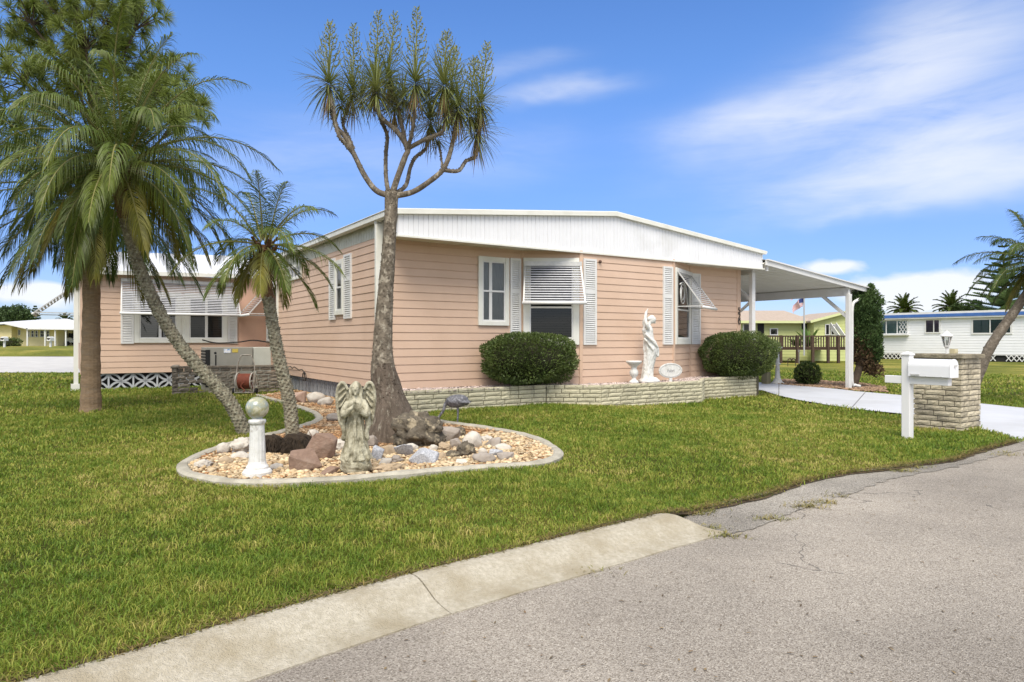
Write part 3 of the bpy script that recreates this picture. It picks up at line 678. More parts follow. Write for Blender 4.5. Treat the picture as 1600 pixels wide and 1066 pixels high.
# --- carport
cp = MB(); CPV = 12.5
def cpz(u): return 3.32-.50*(u-10.06)/4.6
vs = []; fs = []; us = [10.03+i*(4.62/22) for i in range(23)]
prof = []
for i, u in enumerate(us):
    prof += [(u, 0.), (u+.03, .035), (u+.09, .035), (u+.12, 0.)]
n = len(prof)
vs = [(u, -.05, cpz(u)-.10+d) for u, d in prof]+[(u, CPV, cpz(u)-.10+d) for u, d in prof]
cp.add(vs, [(i, i+1, n+i+1, n+i) for i in range(n-1)])
cp.add([(10.0, -.06, cpz(10.0)+.01), (14.72, -.06, cpz(14.72)+.01), (14.72, CPV, cpz(14.72)+.01), (10.0, CPV, cpz(10.0)+.01)], [(0, 1, 2, 3)])
cp.build('carport_roof', mat('carport_pan', (.80, .79, .72), (.75, .74, .67), 2, .5), house, fix=False)
ce = MB(); ce.beam((10.09, -.07, cpz(10.09)-.055), (14.76, -.07, cpz(14.76)-.055), .05, .15, (0, 0, 1)); ce.beam((10.09, -.11, cpz(10.09)+.01), (14.79, -.11, cpz(14.79)+.01), .06, .03)
ce.box(14.70, -.09, cpz(14.75)-.17, 14.80, CPV, cpz(14.75)+.01); ce.build('carport_fascia', m_white, house)
cb = MB(); cb.box(13.90, -.02, 2.55, 14.0, CPV, 2.79); cb.box(10.2, .42, 3.0, 10.28, CPV, 3.16); cb.box(10.18, -.02, 3.05, 10.26, .02, 3.2); cb.build('carport_beam', m_white, house)
GZP = -.12
for v in (.0, 4.0, 8.0, 12.2):
    p = MB(); p.box(13.88, v-.06, GZP-.02, 14.02, v+.06, 2.6); o = p.build('carport_post', m_white, house, bevel=.008)
    br = MB(); br.beam((13.95, v+.05, 1.95), (13.95, v+.82, 2.6), .08, .08, (1, 0, 0)); br.build('brace', m_white, o)
for v in (.45, 4.4):
    p = MB(); p.box(10.16, v-.055, GZP-.02, 10.29, v+.055, 3.05); o = p.build('carport_post', m_white, house, bevel=.008)
    if v < 1:
        br = MB(); br.beam((10.22, v+.04, 2.35), (10.22, v+.95, 3.02), .08, .08, (1, 0, 0)); br.beam((10.22, v+.05, 2.28), (10.22, v+.95, 1.62), .06, .06, (1, 0, 0)); br.build('brace', m_white, o)
cd_ = MB(); cd_.tube(catmull([(14.75, -.04, 2.66), (14.62, -.04, 2.52), (14.3, -.03, 2.42), (14.14, 0, 2.25), (14.12, .0, 1.5), (14.12, 0, .1), (14.2, -.05, -.02), (14.36, -.1, -.06)], 4), .045, 8); cd_.build('carport_downspout', m_white, house, smooth_=True)

# ------------------------------------------------------------------ masonry
def bricks(mb, L_, z0, z1, ch, bl, thick, rough=.006, joint=.009, skip=None, off=0., stop=None):
    """courses of split-face brick along x, outer face at y = 0 going in to y = thick (facade coordinates)"""
    n = max(1, round((z1-z0)/ch)); ch = (z1-z0)/n
    for k in range(n):
        x = -(((k*.43+off) % 1.0)*bl); j = 0
        while x < L_-1e-4:
            w = bl*random.choice((1, 1, 1, .55, .75)); a, b = max(0, x), min(L_, x+w); x += w; j += 1
            if b-a < .02: continue
            if skip and skip(k, (a+b)/2): continue
            d = random.uniform(0, rough)
            za, zb = z0+k*ch+joint/2, z0+(k+1)*ch-joint/2
            # split face: front subdivided and jittered
            nxs = max(2, int((b-a)/.07)); vs = []; fs = []
            for iz in range(3):
                for ix in range(nxs+1):
                    edge = ix in (0, nxs) or iz in (0, 2)
                    vs.append((a+joint/2+(b-a-joint)*ix/nxs, d+(.006 if edge else -random.uniform(0, rough)), za+(zb-za)*iz/2))
            m_ = len(vs)
            for iz in range(2):
                for ix in range(nxs): i = iz*(nxs+1)+ix; fs.append((i, i+1, i+nxs+2, i+nxs+1))
            q = [(a+joint/2, thick, za), (b-joint/2, thick, za), (b-joint/2, thick, zb), (a+joint/2, thick, zb)]
            vs += q; bl_, br_, tl_, tr_ = 0, nxs, 2*(nxs+1), 2*(nxs+1)+nxs
            fs += [tuple(range(0, nxs+1))[::-1]+(m_, m_+1)[:0]+(m_, m_+1), tuple(range(tl_, tr_+1))+(m_+2, m_+3), (bl_, nxs+1, tl_, m_+3, m_), (tr_, nxs*2+1, br_, m_+1, m_+2)]
            mb.add(vs, fs)
# planter wall in front of the house
pl = thing('brick_planter', 'low cream split-brick planter wall along the foot of the pink house', 'planter', HOUSE, HROT)
bw = MB(); mw = MB()
PP = [(0, -.14), (3.1, -.14), (3.95, -.82), (6.86, -.82), (7.75, -.12), (9.75, -.12), (9.75, .6)]
for i in range(len(PP)-1):
    p, q = Vector((*PP[i], 0)), Vector((*PP[i+1], 0)); L_ = (q-p).length; M = facade(p.x, p.y, math.atan2(q.y-p.y, q.x-p.x))
    zg = terrain(*uvw((p.x+q.x)/2, (p.y+q.y)/2)[:2])-.03; nC = round((.385-zg)/.078)
    bw.M = M; bricks(bw, L_, zg, .385, .078, .36, .09, .0035, .013, off=i*.37)
    mw.M = M; mw.box(.0, .016, zg, L_, .10, .372)
bw.build('brickwork', m_brick, pl); mw.build('mortar', m_mortar, pl)
pg = MB(); pg.add([(u, v, .345) for u, v in PL], [tuple(range(len(PL)))]); pg.build('planter_soil', mat('planter_soil', (.3, .24, .2), (.2, .16, .13), 12, .95, .6, 60), pl)
def pebbles(name, poly, n, zf, s0, s1, m_, squash=.6):
    """loose stones scattered in a polygon: one countless mass"""
    P = np.array([p[:2] for p in poly]); lo, hi = P.min(0), P.max(0); pts = []
    while len(pts) < n:
        q = rng.uniform(lo, hi, (n*2, 2)); q = q[inpoly(q[:, 0], q[:, 1], poly)]; pts += list(q)
    pts = np.array(pts[:n]); bm = bmesh.new(); bmesh.ops.create_icosphere(bm, subdivisions=1, radius=1); bm.verts.index_update()
    bv = np.array([v.co[:] for v in bm.verts]); bf = np.array([[v.index for v in f.verts] for f in bm.faces]); bm.free()
    k = len(bv); V = np.zeros((n, k, 3)); s = rng.uniform(s0, s1, n)*(.7+.6*rng.random(n)**3); an = rng.uniform(0, 6.28, n)
    jit = rng.uniform(.7, 1.25, (n, k, 1)); b = bv[None]*jit
    sc = np.stack([s*rng.uniform(.8, 1.5, n), s*rng.uniform(.6, 1, n), s*rng.uniform(.4, .8, n)*squash*1.4], -1)[:, None, :]
    b = b*sc; ca, sa = np.cos(an)[:, None], np.sin(an)[:, None]
    V[:, :, 0] = b[:, :, 0]*ca-b[:, :, 1]*sa+pts[:, 0:1]; V[:, :, 1] = b[:, :, 0]*sa+b[:, :, 1]*ca+pts[:, 1:2]
    z = np.array([zf(x, y) for x, y in pts]); V[:, :, 2] = b[:, :, 2]+(z+s*.2)[:, None]
    F = (bf[None]+(np.arange(n)*k)[:, None, None]).reshape(-1, 3)
    return numpy_mesh(name, V.reshape(-1, 3), [F], m_, 'stuff')
m_pebw = mat('pinkish_white_chips', (.62, .53, .48), (.45, .36, .33), 25, .85, isl=.45)
pebbles('planter_gravel', planter_poly, 4200, lambda x, y: .35, .016, .03, m_pebw)

# ------------------------------------------------------------------ foliage helpers
def leaf_cloud(n, surf, size, m_, name, parent, w=.45, upbias=.3, jit=.6):
    """many small leaf-shaped quads; surf(i) returns point and outward normal arrays"""
    P, Nn = surf(n); n = len(P)
    d = rng.normal(size=(n, 3)); d = Nn*(1-jit*.5)+d*jit*.6; d[:, 2] += upbias; d /= np.linalg.norm(d, axis=1, keepdims=True)
    s = np.cross(d, rng.normal(size=(n, 3))); s /= np.linalg.norm(s, axis=1, keepdims=True)
    L_ = (size*rng.uniform(.6, 1.3, n))[:, None]
    V = np.stack([P, P+d*L_*.5+s*L_*w*.5, P+d*L_, P+d*L_*.5-s*L_*w*.5], 1).reshape(-1, 3)
    F = np.arange(4*n).reshape(n, 4)
    return numpy_mesh(name, V, [F], m_, None, parent)
def ellip_surf(cx, cy, cz, rx, ry, rz, lo=.86, bump=.07, power=2.0, seed=0, flat=-9):
    def f(n):
        d = rng.normal(size=(n, 3)); d /= np.linalg.norm(d, axis=1, keepdims=True)
        k = np.array([noise.noise(Vector(v*2.3)+Vector((seed*3.1, seed*1.7, seed))) for v in d]); r = (lo+(1-lo)*rng.random(n)**.5)*(1+bump*k*2)
        q = np.sign(d)*np.abs(d)**(2/power) if power != 2 else d
        P = q*r[:, None]*np.array([rx, ry, rz])+np.array([cx, cy, cz]); keep = P[:, 2] > flat
        return P[keep], d[keep]
    return f
def shrub(label, pos, rx, ry, rz, rz0, n=17000, seed=0, group=None, name='clipped_shrub', size=.055):
    t = thing(name, label, 'shrub', pos, HROT, group)
    c = MB(); c.ball((0, 0, rz0), rx*.79, ry*.79, rz*.79, 24, 14); c.build('twig_mass', m_shrubcore, t, smooth_=True)
    leaf_cloud(n, ellip_surf(0, 0, rz0, rx, ry, rz, .82, .085, 2.3, seed), size, m_shrub, 'foliage', t)
    s = MB()
    for i in range(5): a = i*1.3; s.tube([(math.cos(a)*.05, math.sin(a)*.05, -.06), (math.cos(a)*.3, math.sin(a)*.2, rz0*.6)], [.025, .012], 6)
    s.build('stem', m_pinebark, t); return t
shrub('rounded dark green clipped shrub below the slatted window awning', uvw(2.88, .1, .36), 1.06, .64, .52, .54, n=24000, seed=3, size=.045)
shrub('rounded dark green clipped shrub at the planter end beneath the house number', uvw(9.28, .12, .36), 1.16, .68, .56, .54, n=26000, seed=8, size=.045)
pw = gp(1262, 601, -.12); shrub('small round dark bush in the mulch strip behind the white driveway', pw, .36, .34, .34, .33, n=2200, seed=5, name='small_bush', size=.08)

# ------------------------------------------------------------------ garden figures
def white_statue():
    P = uvw(5.62, -.42, .36)
    t = thing('garden_statue', 'white statue of a draped figure lifting both arms above its bowed head', 'statue', P, HROT-R(15))
    b = MB(); H = 1.56
    # plinth and draped legs
    b.lathe([(.2, 0), (.215, .02), (.21, .05), (.17, .075), (.15, .09)], 24, sx=1.15)
    fold = lambda a, z: 1+.10*math.sin(7*a+z*9)+.05*math.sin(13*a-z*5)
    def body(prof, mod):
        k = len(prof); n = 28; vs = []
        for (r, z, ox, sy) in prof:
            for j in range(n):
                a = 2*math.pi*j/n; rr = r*mod(a, z); vs.append((ox+rr*math.cos(a), rr*math.sin(a)*sy, z))
        b.add(vs, [(i*n+j, i*n+(j+1) % n, (i+1)*n+(j+1) % n, (i+1)*n+j) for i in range(k-1) for j in range(n)]+[tuple(range(n-1, -1, -1)), tuple((k-1)*n+j for j in range(n))])
    body([(.15, .06, -.02, .8), (.13, .16, -.03, .8), (.115, .3, -.02, .85), (.125, .45, .01, .9), (.145, .6, .04, .9), (.16, .72, .05, .85), (.155, .80, .045, .8), (.135, .9, .02, .8)], fold)
    body([(.13, .86, .02, .75), (.115, .95, .0, .75), (.12, 1.05, -.02, .7), (.125, 1.13, -.03, .65), (.10, 1.2, -.03, .6), (.055, 1.24, -.02, .7)], lambda a, z: 1+.04*math.sin(9*a+z*20))
    # hanging swag at the hip
    b.tube(catmull([(-.13, -.08, 1.05), (-.02, -.14, .92), (.1, -.12, .8), (.19, -.05, .72), (.2, -.04, .6), (.17, -.05, .56)], 5), [.03]*26, 8)
    b.tube(catmull([(-.14, -.05, .95), (-.05, -.13, .8), (.06, -.12, .66), (.15, -.07, .58)], 5), [.024]*16, 8)
    for s in (-1, 1):
        b.tube([(.03, s*.06, .09), (.13, s*.07, .085), (.17, s*.07, .075)], [.035, .03, .018], 8)
    # neck and head, bowed forward and turned
    b.tube([(-.02, 0, 1.2), (.02, 0, 1.28), (.05, 0, 1.33)], [.045, .04, .045], 10)
    b.ball((.085, -.01, 1.345), .075, .062, .085, 16, 12, Matrix.Rotation(R(38), 3, 'Y')); b.ball((.07, 0, 1.375), .078, .07, .075, 14, 10)
    b.tube([(.14, -.01, 1.325), (.165, -.01, 1.315)], [.014, .012], 6); b.ball((.135, -.01, 1.285), .028, .03, .022, 8, 6); b.ball((.0, 0, 1.37), .045, .04, .045, 10, 8)
    # arms up, hands meeting overhead
    b.tube(catmull([(-.06, -.09, 1.16), (-.12, -.12, 1.24), (-.13, -.08, 1.38), (-.07, -.02, 1.52)], 4), [.045, .044, .042, .04, .04, .038, .037, .036, .034, .032, .03, .026, .024], 9)
    b.tube(catmull([(-.02, .10, 1.17), (-.05, .12, 1.28), (-.03, .08, 1.4), (-.05, .02, 1.53)], 4), [.045, .044, .042, .04, .04, .038, .037, .036, .034, .032, .03, .026, .024], 9)
    for k in range(4):
        a = -.03+.02*k
        b.tube([(-.06, a, 1.52), (-.05+.01*k, a*1.2, 1.565), (-.03+.008*k, a*1.1, 1.585)], [.012, .011, .009], 6)
    b.tube([(-.06, -.03, 1.51), (-.09, -.04, 1.55)], [.012, .009], 6)
    remesh(b.build('statue_body', m_whitestone, t), .0085, 3, .008, .05)
white_statue()
def urn():
    t = thing('garden_urn', 'white fluted urn on a foot beside the tall white statue', 'urn', uvw(5.16, -.45, .36), HROT)
    b = MB(); fl = lambda a, z: 1+(.05*math.sin(12*a) if z > .12 else 0)
    b.lathe([(.10, 0), (.10, .03), (.085, .05), (.05, .08), (.04, .12), (.075, .16), (.09, .21), (.085, .26), (.06, .29), (.055, .33), (.075, .36), (.12, .40), (.16, .44), (.165, .465), (.15, .475), (.12, .45)], 36, mod=fl)
    b.build('urn_body', m_whitestone, t, smooth_=True)
    p = MB(); p.lathe([(.13, .445), (.10, .455), (.0, .46)], 18); p.build('fill', mat('urn_fill', (.4, .34, .29), (.3, .25, .2), 40, .95, 1, 60), t)
urn()
def plaque():
    t = thing('name_plaque', 'oval white name plaque on a short stake in front of the siding', 'sign', uvw(6.28, -.42, .36), HROT-R(6))
    b = MB(); n = 32; el = [(.33*math.cos(2*math.pi*i/n), .24+.165*math.sin(2*math.pi*i/n)) for i in range(n)]
    b.plate(el, -.012, .012); b.build('board', m_whitestone, t, bevel=.006)
    r = MB(); r.tube([(.295*math.cos(2*math.pi*i/n), -.014, .24+.14*math.sin(2*math.pi*i/n)) for i in range(n+1)], .005, 5, cap=False); r.build('rim', mat('rim_grey', (.42, .42, .4)), t)
    s = MB(); s.box(-.04, -.012, -.05, .04, .011, .1); s.build('stake', m_whitestone, t)
    me = text_mesh("Fabri", .10, .003); me.materials.append(mat('plaque_lettering', (.3, .3, .3)))
    o = bpy.data.objects.new('lettering', me); C.objects.link(o); o.parent = t; o.location = (0, -.013, .235); o.rotation_euler = (R(90), 0, 0)
plaque()
def angel():
    P = gp(556, 741, 0)+Vector((0, 0, .02)); S = .92/1.0
    t = thing('angel_statue', 'weathered stone angel praying with spread wings on a rocky base', 'statue', P, R(8))
    b = MB()
    b.ball((0, 0, .07), .2, .15, .12, 18, 12, fn=lambda d: 1+.22*noise.noise(d*4+Vector((3, 1, 2))))
    b.ball((-.07, -.05, .12), .11, .09, .09, 14, 10, fn=lambda d: 1+.2*noise.noise(d*4))
    k = [(.19, .13, 0, .02), (.165, .2, 0, .01), (.13, .3, .0, 0), (.112, .42, -.005, 0), (.10, .52, -.005, 0), (.092, .58, 0, 0), (.10, .66, .0, 0), (.098, .71, .0, 0), (.06, .755, 0, 0), (.036, .78, 0, 0)]
    n = 40; vs = []
    for (r, z, ox, oy) in k:
        for j in range(n):
            a = 2*math.pi*j/n; amp = .17 if z < .56 else .03
            rr = r*(1+amp*math.sin(9*a+z*6)+amp*.5*math.sin(17*a-z*11)); vs.append((ox+rr*math.cos(a), oy+rr*math.sin(a)*.78, z))
    b.add(vs, [(i*n+j, i*n+(j+1) % n, (i+1)*n+(j+1) % n, (i+1)*n+j) for i in range(len(k)-1) for j in range(n)]+[tuple(range(n-1, -1, -1)), tuple((len(k)-1)*n+j for j in range(n))])
    # hem flowing out at the foot
    for a, r in ((-2.6, .2), (-.5, .2), (-1.6, .17), (-2.1, .19), (-1.0, .19)):
        b.tube([(math.cos(a)*.1, math.sin(a)*.08, .3), (math.cos(a)*.15, math.sin(a)*.12, .2), (math.cos(a)*r, math.sin(a)*r*.75, .13)], [.02, .026, .03], 8)
    # head, face, hair
    b.tube([(0, 0, .75), (0, -.005, .80)], [.036, .034], 10)
    b.ball((0, -.015, .845), .052, .056, .066, 18, 14)
    b.ball((0, .012, .862), .066, .062, .064, 16, 12, fn=lambda d: 1+.10*noise.noise(d*7))
    b.tube([(0, -.066, .86), (0, -.078, .838)], [.008, .011], 6); b.tube([(-.016, -.066, .815), (.016, -.066, .815)], .006, 6); b.ball((0, -.062, .795), .018, .014, .012, 8, 6)
    for s in (-1, 1):
        b.ball((s*.022, -.062, .855), .009, .006, .006, 8, 6); b.tube([(s*.008, -.068, .872), (s*.034, -.06, .873)], .006, 5)
        b.tube(catmull([(s*.045, 0, .88), (s*.068, 0, .83), (s*.062, -.02, .77), (s*.075, -.03, .71)], 4), [.024]*13, 7)
        # arms: elbows out, palms pressed under the chin
        b.tube(catmull([(s*.085, .0, .72), (s*.145, -.05, .63), (s*.13, -.10, .6), (s*.06, -.14, .645), (s*.016, -.15, .68)], 4), [.04, .042, .043, .043, .042, .044, .046, .044, .04, .037, .034, .03, .028, .026, .024, .022, .02], 9)
        b.ball((s*.011, -.152, .705), .011, .02, .034, 8, 8)
        for f, hh in enumerate((.745, .752, .748, .738)):
            b.tube([(s*.009, -.140-.010*f, .72), (s*.007, -.142-.009*f, hh)], [.0065, .005], 5)
        b.tube([(s*.012, -.135, .70), (s*.012, -.125, .725)], [.006, .005], 5)
        # sleeves hanging from the forearms
        b.tube(catmull([(s*.13, -.06, .62), (s*.16, -.04, .5), (s*.14, -.04, .40), (s*.16, -.03, .33)], 4), [.03, .035, .036, .036, .034, .03, .028, .026, .026, .028, .03, .026, .018], 8)
        # wings: broad shells with feather ridges
        prof = [(.05, .70), (.10, .84), (.15, .905), (.20, .90), (.235, .82), (.235, .70), (.215, .58), (.19, .48), (.15, .42), (.12, .5), (.08, .6)]
        poly = [(s*x, z) for x, z in prof]
        nP = len(poly); y0, y1 = .055, .085; cxx, czz = s*.15, .68
        vsw = [(x, y0-.035*(abs(x)/.25), z) for x, z in poly]+[(x, y1-.035*(abs(x)/.25), z) for x, z in poly]+[(cxx, y0+.012, czz), (cxx, y1+.03, czz)]
        b.add(vsw, [(i, (i+1) % nP, 2*nP) for i in range(nP)]+[(nP+(i+1) % nP, nP+i, 2*nP+1) for i in range(nP)]+[(i, nP+i, nP+(i+1) % nP, (i+1) % nP) for i in range(nP)])
        b.tube(catmull([(s*x, .04-.03*(x/.25), z) for x, z in prof[1:8]], 3), .02, 7)
        for f in range(6):
            a = .25+.13*f; x1 = s*(.225-.012*f); b.tube([(s*.13, .04, .86-.055*f), (x1, .02, .80-.07*f)], [.012, .017], 6)
        for f in range(4):
            b.tube([(s*(.12+.03*f), .03, .62), (s*(.14+.025*f), .02, .44+.03*f)], [.014, .014], 6)
    o = b.build('statue_body', m_statue, t); o.scale = (S*.80, S*.9, S)
    remesh(o, .0065, 1, .012, .03)
angel()
def pedestal():
    P = gp(402, 746, 0)+Vector((0, 0, .0)); t = thing('column_pedestal', 'white fluted column pedestal with chipped paint carrying a globe', 'pedestal', P)
    b = MB(); b.lathe([(.125, 0), (.13, .02), (.13, .055), (.115, .075), (.095, .085)], 32); b.build('base', m_whitestone, t, smooth_=False, bevel=.006)
    s = MB(); s.lathe([(.098, .08), (.098, .10), (.082, .125), (.075, .15), (.062, .48), (.066, .49)], 48, mod=lambda a, z: 1-(.055*max(0, math.sin(12*a)) if .13 < z < .487 else 0)); s.build('shaft', m_whitestone, t)
    c = MB(); c.lathe([(.066, .488), (.073, .50), (.078, .515), (.074, .53), (.05, .535), (.04, .545)], 32); c.build('capital', m_whitestone, t, smooth_=True)
    g = MB(); r = .102; g.ball((0, 0, 0), r, n=40, m=24)
    o = g.build('gazing_ball', mat('mottled_glass_globe', (.30, .36, .36), (.34, .29, .09), 9, .16, .12, 60, spec=.7, c3=(.55, .53, .40), s3=16, t3=(.5, .62)), None, smooth_=True); o.location = P+Vector((0, 0, .535+r)); o.rotation_euler = (.6, .3, 0)
    tag(o, 'mottled yellow and pale blue gazing globe on the white column', 'garden globe')
pedestal()
def heron():
    P = gp(714, 664, 0); t = thing('bird_sculpture', 'grey metal wading bird bending its neck down to the bed edging', 'sculpture', P, R(0)); t.scale = (1.0,)*3
    b = MB(); px = .0092
    b.ball((.0, 0, .355), .175, .095, .10, 20, 14, Matrix.Rotation(R(-6), 3, 'Y'), fn=lambda d: 1+.05*math.sin(d.x*28)*abs(d.y))
    b.ball((.09, 0, .345), .1, .07, .055, 14, 10, Matrix.Rotation(R(14), 3, 'Y'))
    b.tube(catmull([(-.1, 0, .37), (-.17, 0, .31), (-.2, -.01, .22), (-.26, -.01, .13), (-.30, -.01, .075)], 4), [.05, .044, .038, .033, .029, .027, .025, .024, .023, .022, .021, .02, .02, .02, .021, .023, .024], 8)
    b.ball((-.31, -.01, .065), .034, .024, .024, 10, 8); b.tube([(-.325, -.01, .05), (-.345, -.01, -.03)], [.012, .003], 6)
    for k in range(16):
        a = -.7+k*.09; b.tube([(.02*k-.15, -.07+.003*k, .40-.002*k), (.02*k-.09, -.088, .335)], [.012, .008], 5)
        b.tube([(.02*k-.15, .07-.003*k, .40-.002*k), (.02*k-.09, .088, .335)], [.012, .008], 5)
    for s in (-1, 1):
        b.tube([(.01, s*.022, .31), (.015, s*.022, .17), (.005, s*.02, .0)], [.02, .015, .011], 6)
        for a in (-.5, 0, .5): b.tube([(.005, s*.02, .01), (.005-.06*math.cos(a), s*.02+.05*math.sin(a), .006)], [.007, .004], 5)
    o = b.build('bird_body', mat('tarnished_metal', (.2, .2, .215), (.12, .12, .13), 20, .5, .6, 60, metal=.4, c3=(.32, .32, .34), s3=30, t3=(.5, .65)), t); remesh(o, .006, 1)
heron()

# ------------------------------------------------------------------ rocks of the bed
def rock_mesh(mb, s, seed, kind):
    rnd = random.Random(seed); bm = bmesh.new()
    if kind == 'angular':
        pts = []
        for _ in range(16):
            d = Vector((rnd.uniform(-1, 1), rnd.uniform(-1, 1), rnd.uniform(-1, 1)))
            m_ = max(abs(d.x), abs(d.y), abs(d.z)); d = d/m_*rnd.uniform(.8, 1); d = d.normalized()*min(d.length, 1.25)
            pts.append(bm.verts.new(d))
        r = bmesh.ops.convex_hull(bm, input=pts); bmesh.ops.delete(bm, geom=[g for g in r['geom_interior'] if isinstance(g, bmesh.types.BMVert)], context='VERTS')
        bmesh.ops.bevel(bm, geom=bm.edges[:], offset=.05, segments=1, affect='EDGES')
    else:
        bmesh.ops.create_icosphere(bm, subdivisions=4 if kind == 'karst' else 3, radius=1); o = Vector((seed*1.7, seed*.3, 1))
        for v in bm.verts:
            d = v.co.normalized()
            if kind == 'karst': f = 1+.35*noise.noise(d*1.6+o)+.22*noise.noise(d*4+o)-.34*max(0, noise.noise(d*7+o))+.12*noise.noise(d*15+o)
            else: f = 1+.28*noise.noise(d*1.3+o)+.12*noise.noise(d*3.5+o)+.03*noise.noise(d*9+o)
            v.co = d*f
    bm.verts.index_update()
    mb.add([(v.co.x*s[0], v.co.y*s[1], v.co.z*s[2]) for v in bm.verts], [[w.index for w in f.verts] for f in bm.faces]); bm.free()
RM = {'red': mat('red_brown_rock', (.28, .19, .14), (.20, .13, .095), 7, .9, .8, 26, c3=(.35, .26, .2), s3=4, t3=(.5, .7)), 'karst': mat('karst_rock', (.16, .135, .10), (.07, .06, .045), 10, .95, 1, 30, c3=(.38, .32, .22), s3=9, t3=(.52, .64)),
      'white': mat('white_rock', (.58, .54, .47), (.47, .43, .37), 10, .9, .5, 40), 'granite': mat('speckled_granite', (.48, .49, .51), (.32, .33, .35), 60, .8, .3, 60, sharp=(.45, .55)),
      'grey': mat('grey_rock', (.36, .32, .28), (.28, .24, .2), 8, .9, .6, 30), 'tan': mat('tan_rock', (.44, .34, .23), (.34, .26, .17), 8, .9, .5, 30), 'pink': mat('pinkish_block', (.46, .33, .26), (.38, .26, .2), 8, .9, .5, 30)}
# px, py of the foot; width, height in photo pixels; colour; form; label
ROCKS = [
 (498, 722, 50, 44, 'red', 'angular', 'large square red-brown boulder leaning left of the stone angel'),
 (472, 741, 56, 36, 'red', 'angular', 'wedge-shaped red-brown boulder lying in front of the square red boulder'),
 (508, 747, 46, 12, 'red', 'slab', 'long flat red-brown slab lying beside the angel base'),
 (651, 703, 84, 54, 'karst', 'karst', 'large dark pitted boulder at the foot of the big flared trunk'),
 (699, 694, 40, 28, 'grey', 'angular', 'flat-topped grey stone right of the pitted boulder'),
 (738, 704, 30, 28, 'white', 'round', 'big smooth white stone in the right half of the bed'),
 (768, 702, 30, 18, 'grey', 'angular', 'pale grey stone right of the big white stone'),
 (786, 707, 24, 12, 'white', 'round', 'low white stone nearest the right end of the bed'),
 (661, 728, 46, 24, 'granite', 'angular', 'larger speckled granite block near the front edging'),
 (630, 716, 30, 22, 'granite', 'angular', 'smaller speckled granite stone behind the granite block'),
 (588, 722, 22, 26, 'granite', 'angular', 'upright speckled stone close to the right of the angel'),
 (608, 714, 24, 18, 'tan', 'angular', 'tan stone between the upright speckled stone and the granite'),
 (686, 721, 24, 12, 'tan', 'angular', 'flat tan stone right of the granite block'),
 (677, 708, 14, 12, 'white', 'round', 'little white stone below the grey flat-topped stone'),
 (754, 713, 14, 12, 'white', 'round', 'small round white stone touching the big white stone'),
 (727, 716, 28, 24, 'karst', 'karst', 'knobbly pale-brown pitted stone left of the small round white stone'),
 (757, 726, 34, 16, 'grey', 'round', 'low grey stone near the front right edging'),
 (790, 722, 30, 14, 'grey', 'angular', 'flattish grey-tan stone near the right end of the front edging'),
 (706, 719, 22, 14, 'karst', 'karst', 'small dark pitted stone right of the flat tan stone'),
 (716, 686, 22, 18, 'karst', 'karst', 'dark brown stone below the wading bird'),
 (346, 711, 20, 18, 'white', 'round', 'cream round stone at the left end of the bed'),
 (374, 712, 34, 26, 'white', 'karst', 'lumpy white coral-like stone behind the white column'),
 (373, 720, 28, 12, 'white', 'round', 'long low white stone left of the white column'),
 (313, 735, 26, 14, 'white', 'karst', 'flaky white shell-like stone at the far left of the edging'),
 (466, 631, 22, 22, 'pink', 'angular', 'pinkish block against the house skirting'),
 (491, 631, 30, 17, 'white', 'round', 'larger white stone beside the patterned skirting'),
 (507, 635, 24, 14, 'white', 'round', 'smaller white stone beside the patterned skirting'),
 (520, 660, 26, 13, 'grey', 'round', 'grey-brown stone behind the left wing of the angel'),
 (527, 706, 26, 18, 'white', 'karst', 'whitish broken stone just left of the angel base'),
 (487, 686, 18, 14, 'white', 'round', 'whitish round stone behind the square red boulder'),
 (604, 741, 40, 14, 'tan', 'karst', 'brown crusty lump at the right foot of the angel'),

 (578, 700, 22, 20, 'grey', 'angular', 'grey-brown stone half hidden behind the right hip of the angel'),
 (566, 690, 22, 16, 'tan', 'angular', 'tan stone at the left foot of the flared trunk'),
 (618, 727, 18, 13, 'grey', 'karst', 'small rough grey stone between angel and granite block'),
 (642, 708, 20, 14, 'white', 'round', 'pale stone tucked under the front of the pitted boulder'),
 (694, 708, 20, 15, 'tan', 'karst', 'crusty tan stone below the grey flat-topped stone'),
 (712, 703, 22, 18, 'grey', 'angular', 'angular grey stone left of the big smooth white stone'),
 (722, 730, 22, 12, 'white', 'angular', 'flat whitish stone beside the front edging below the knobbly stone'),
 (742, 722, 20, 13, 'tan', 'angular', 'tan angular stone below the small round white stone'),
 (775, 716, 22, 13, 'granite', 'angular', 'small speckled stone near the right end of the bed'),
 (760, 694, 20, 12, 'white', 'karst', 'rough whitish stone behind the pale grey stone at right'),
 (600, 730, 22, 13, 'white', 'angular', 'chipped white stone in front of the upright speckled stone'),
 (540, 694, 20, 14, 'tan', 'karst', 'crusty tan stone behind the left side of the angel'),
 (350, 728, 22, 12, 'tan', 'round', 'flat tan stone in the left end of the bed'),
 (430, 737, 20, 12, 'white', 'round', 'cream stone right of the white column base'),
]
for i, (px, py, w, h, c, k, lab) in enumerate(ROCKS):
    P = gp(px, py, 0); s = P.y/FPX; mb = MB(); W = w*s; H = h*s
    form = 'angular' if k == 'slab' else k
    D = W*.8 if k != 'slab' else W*.4
    rock_mesh(mb, (W/2*1.05, D/2, H*.56), i*13+5, form)
    o = mb.build('rock', RM[c], smooth_=(k in ('round', 'karst'))); o.location = P+Vector((0, D*.4, H*.46)); o.rotation_euler = (random.uniform(-.12, .12), random.uniform(-.15, .15), random.uniform(-.5, .5))
    if k == 'slab': o.rotation_euler = (.1, -.5, .35)
    if i == 0: o.rotation_euler = (.1, .25, .3)
    tag(o, lab, 'rock', 'loose rocks in the garden bed')
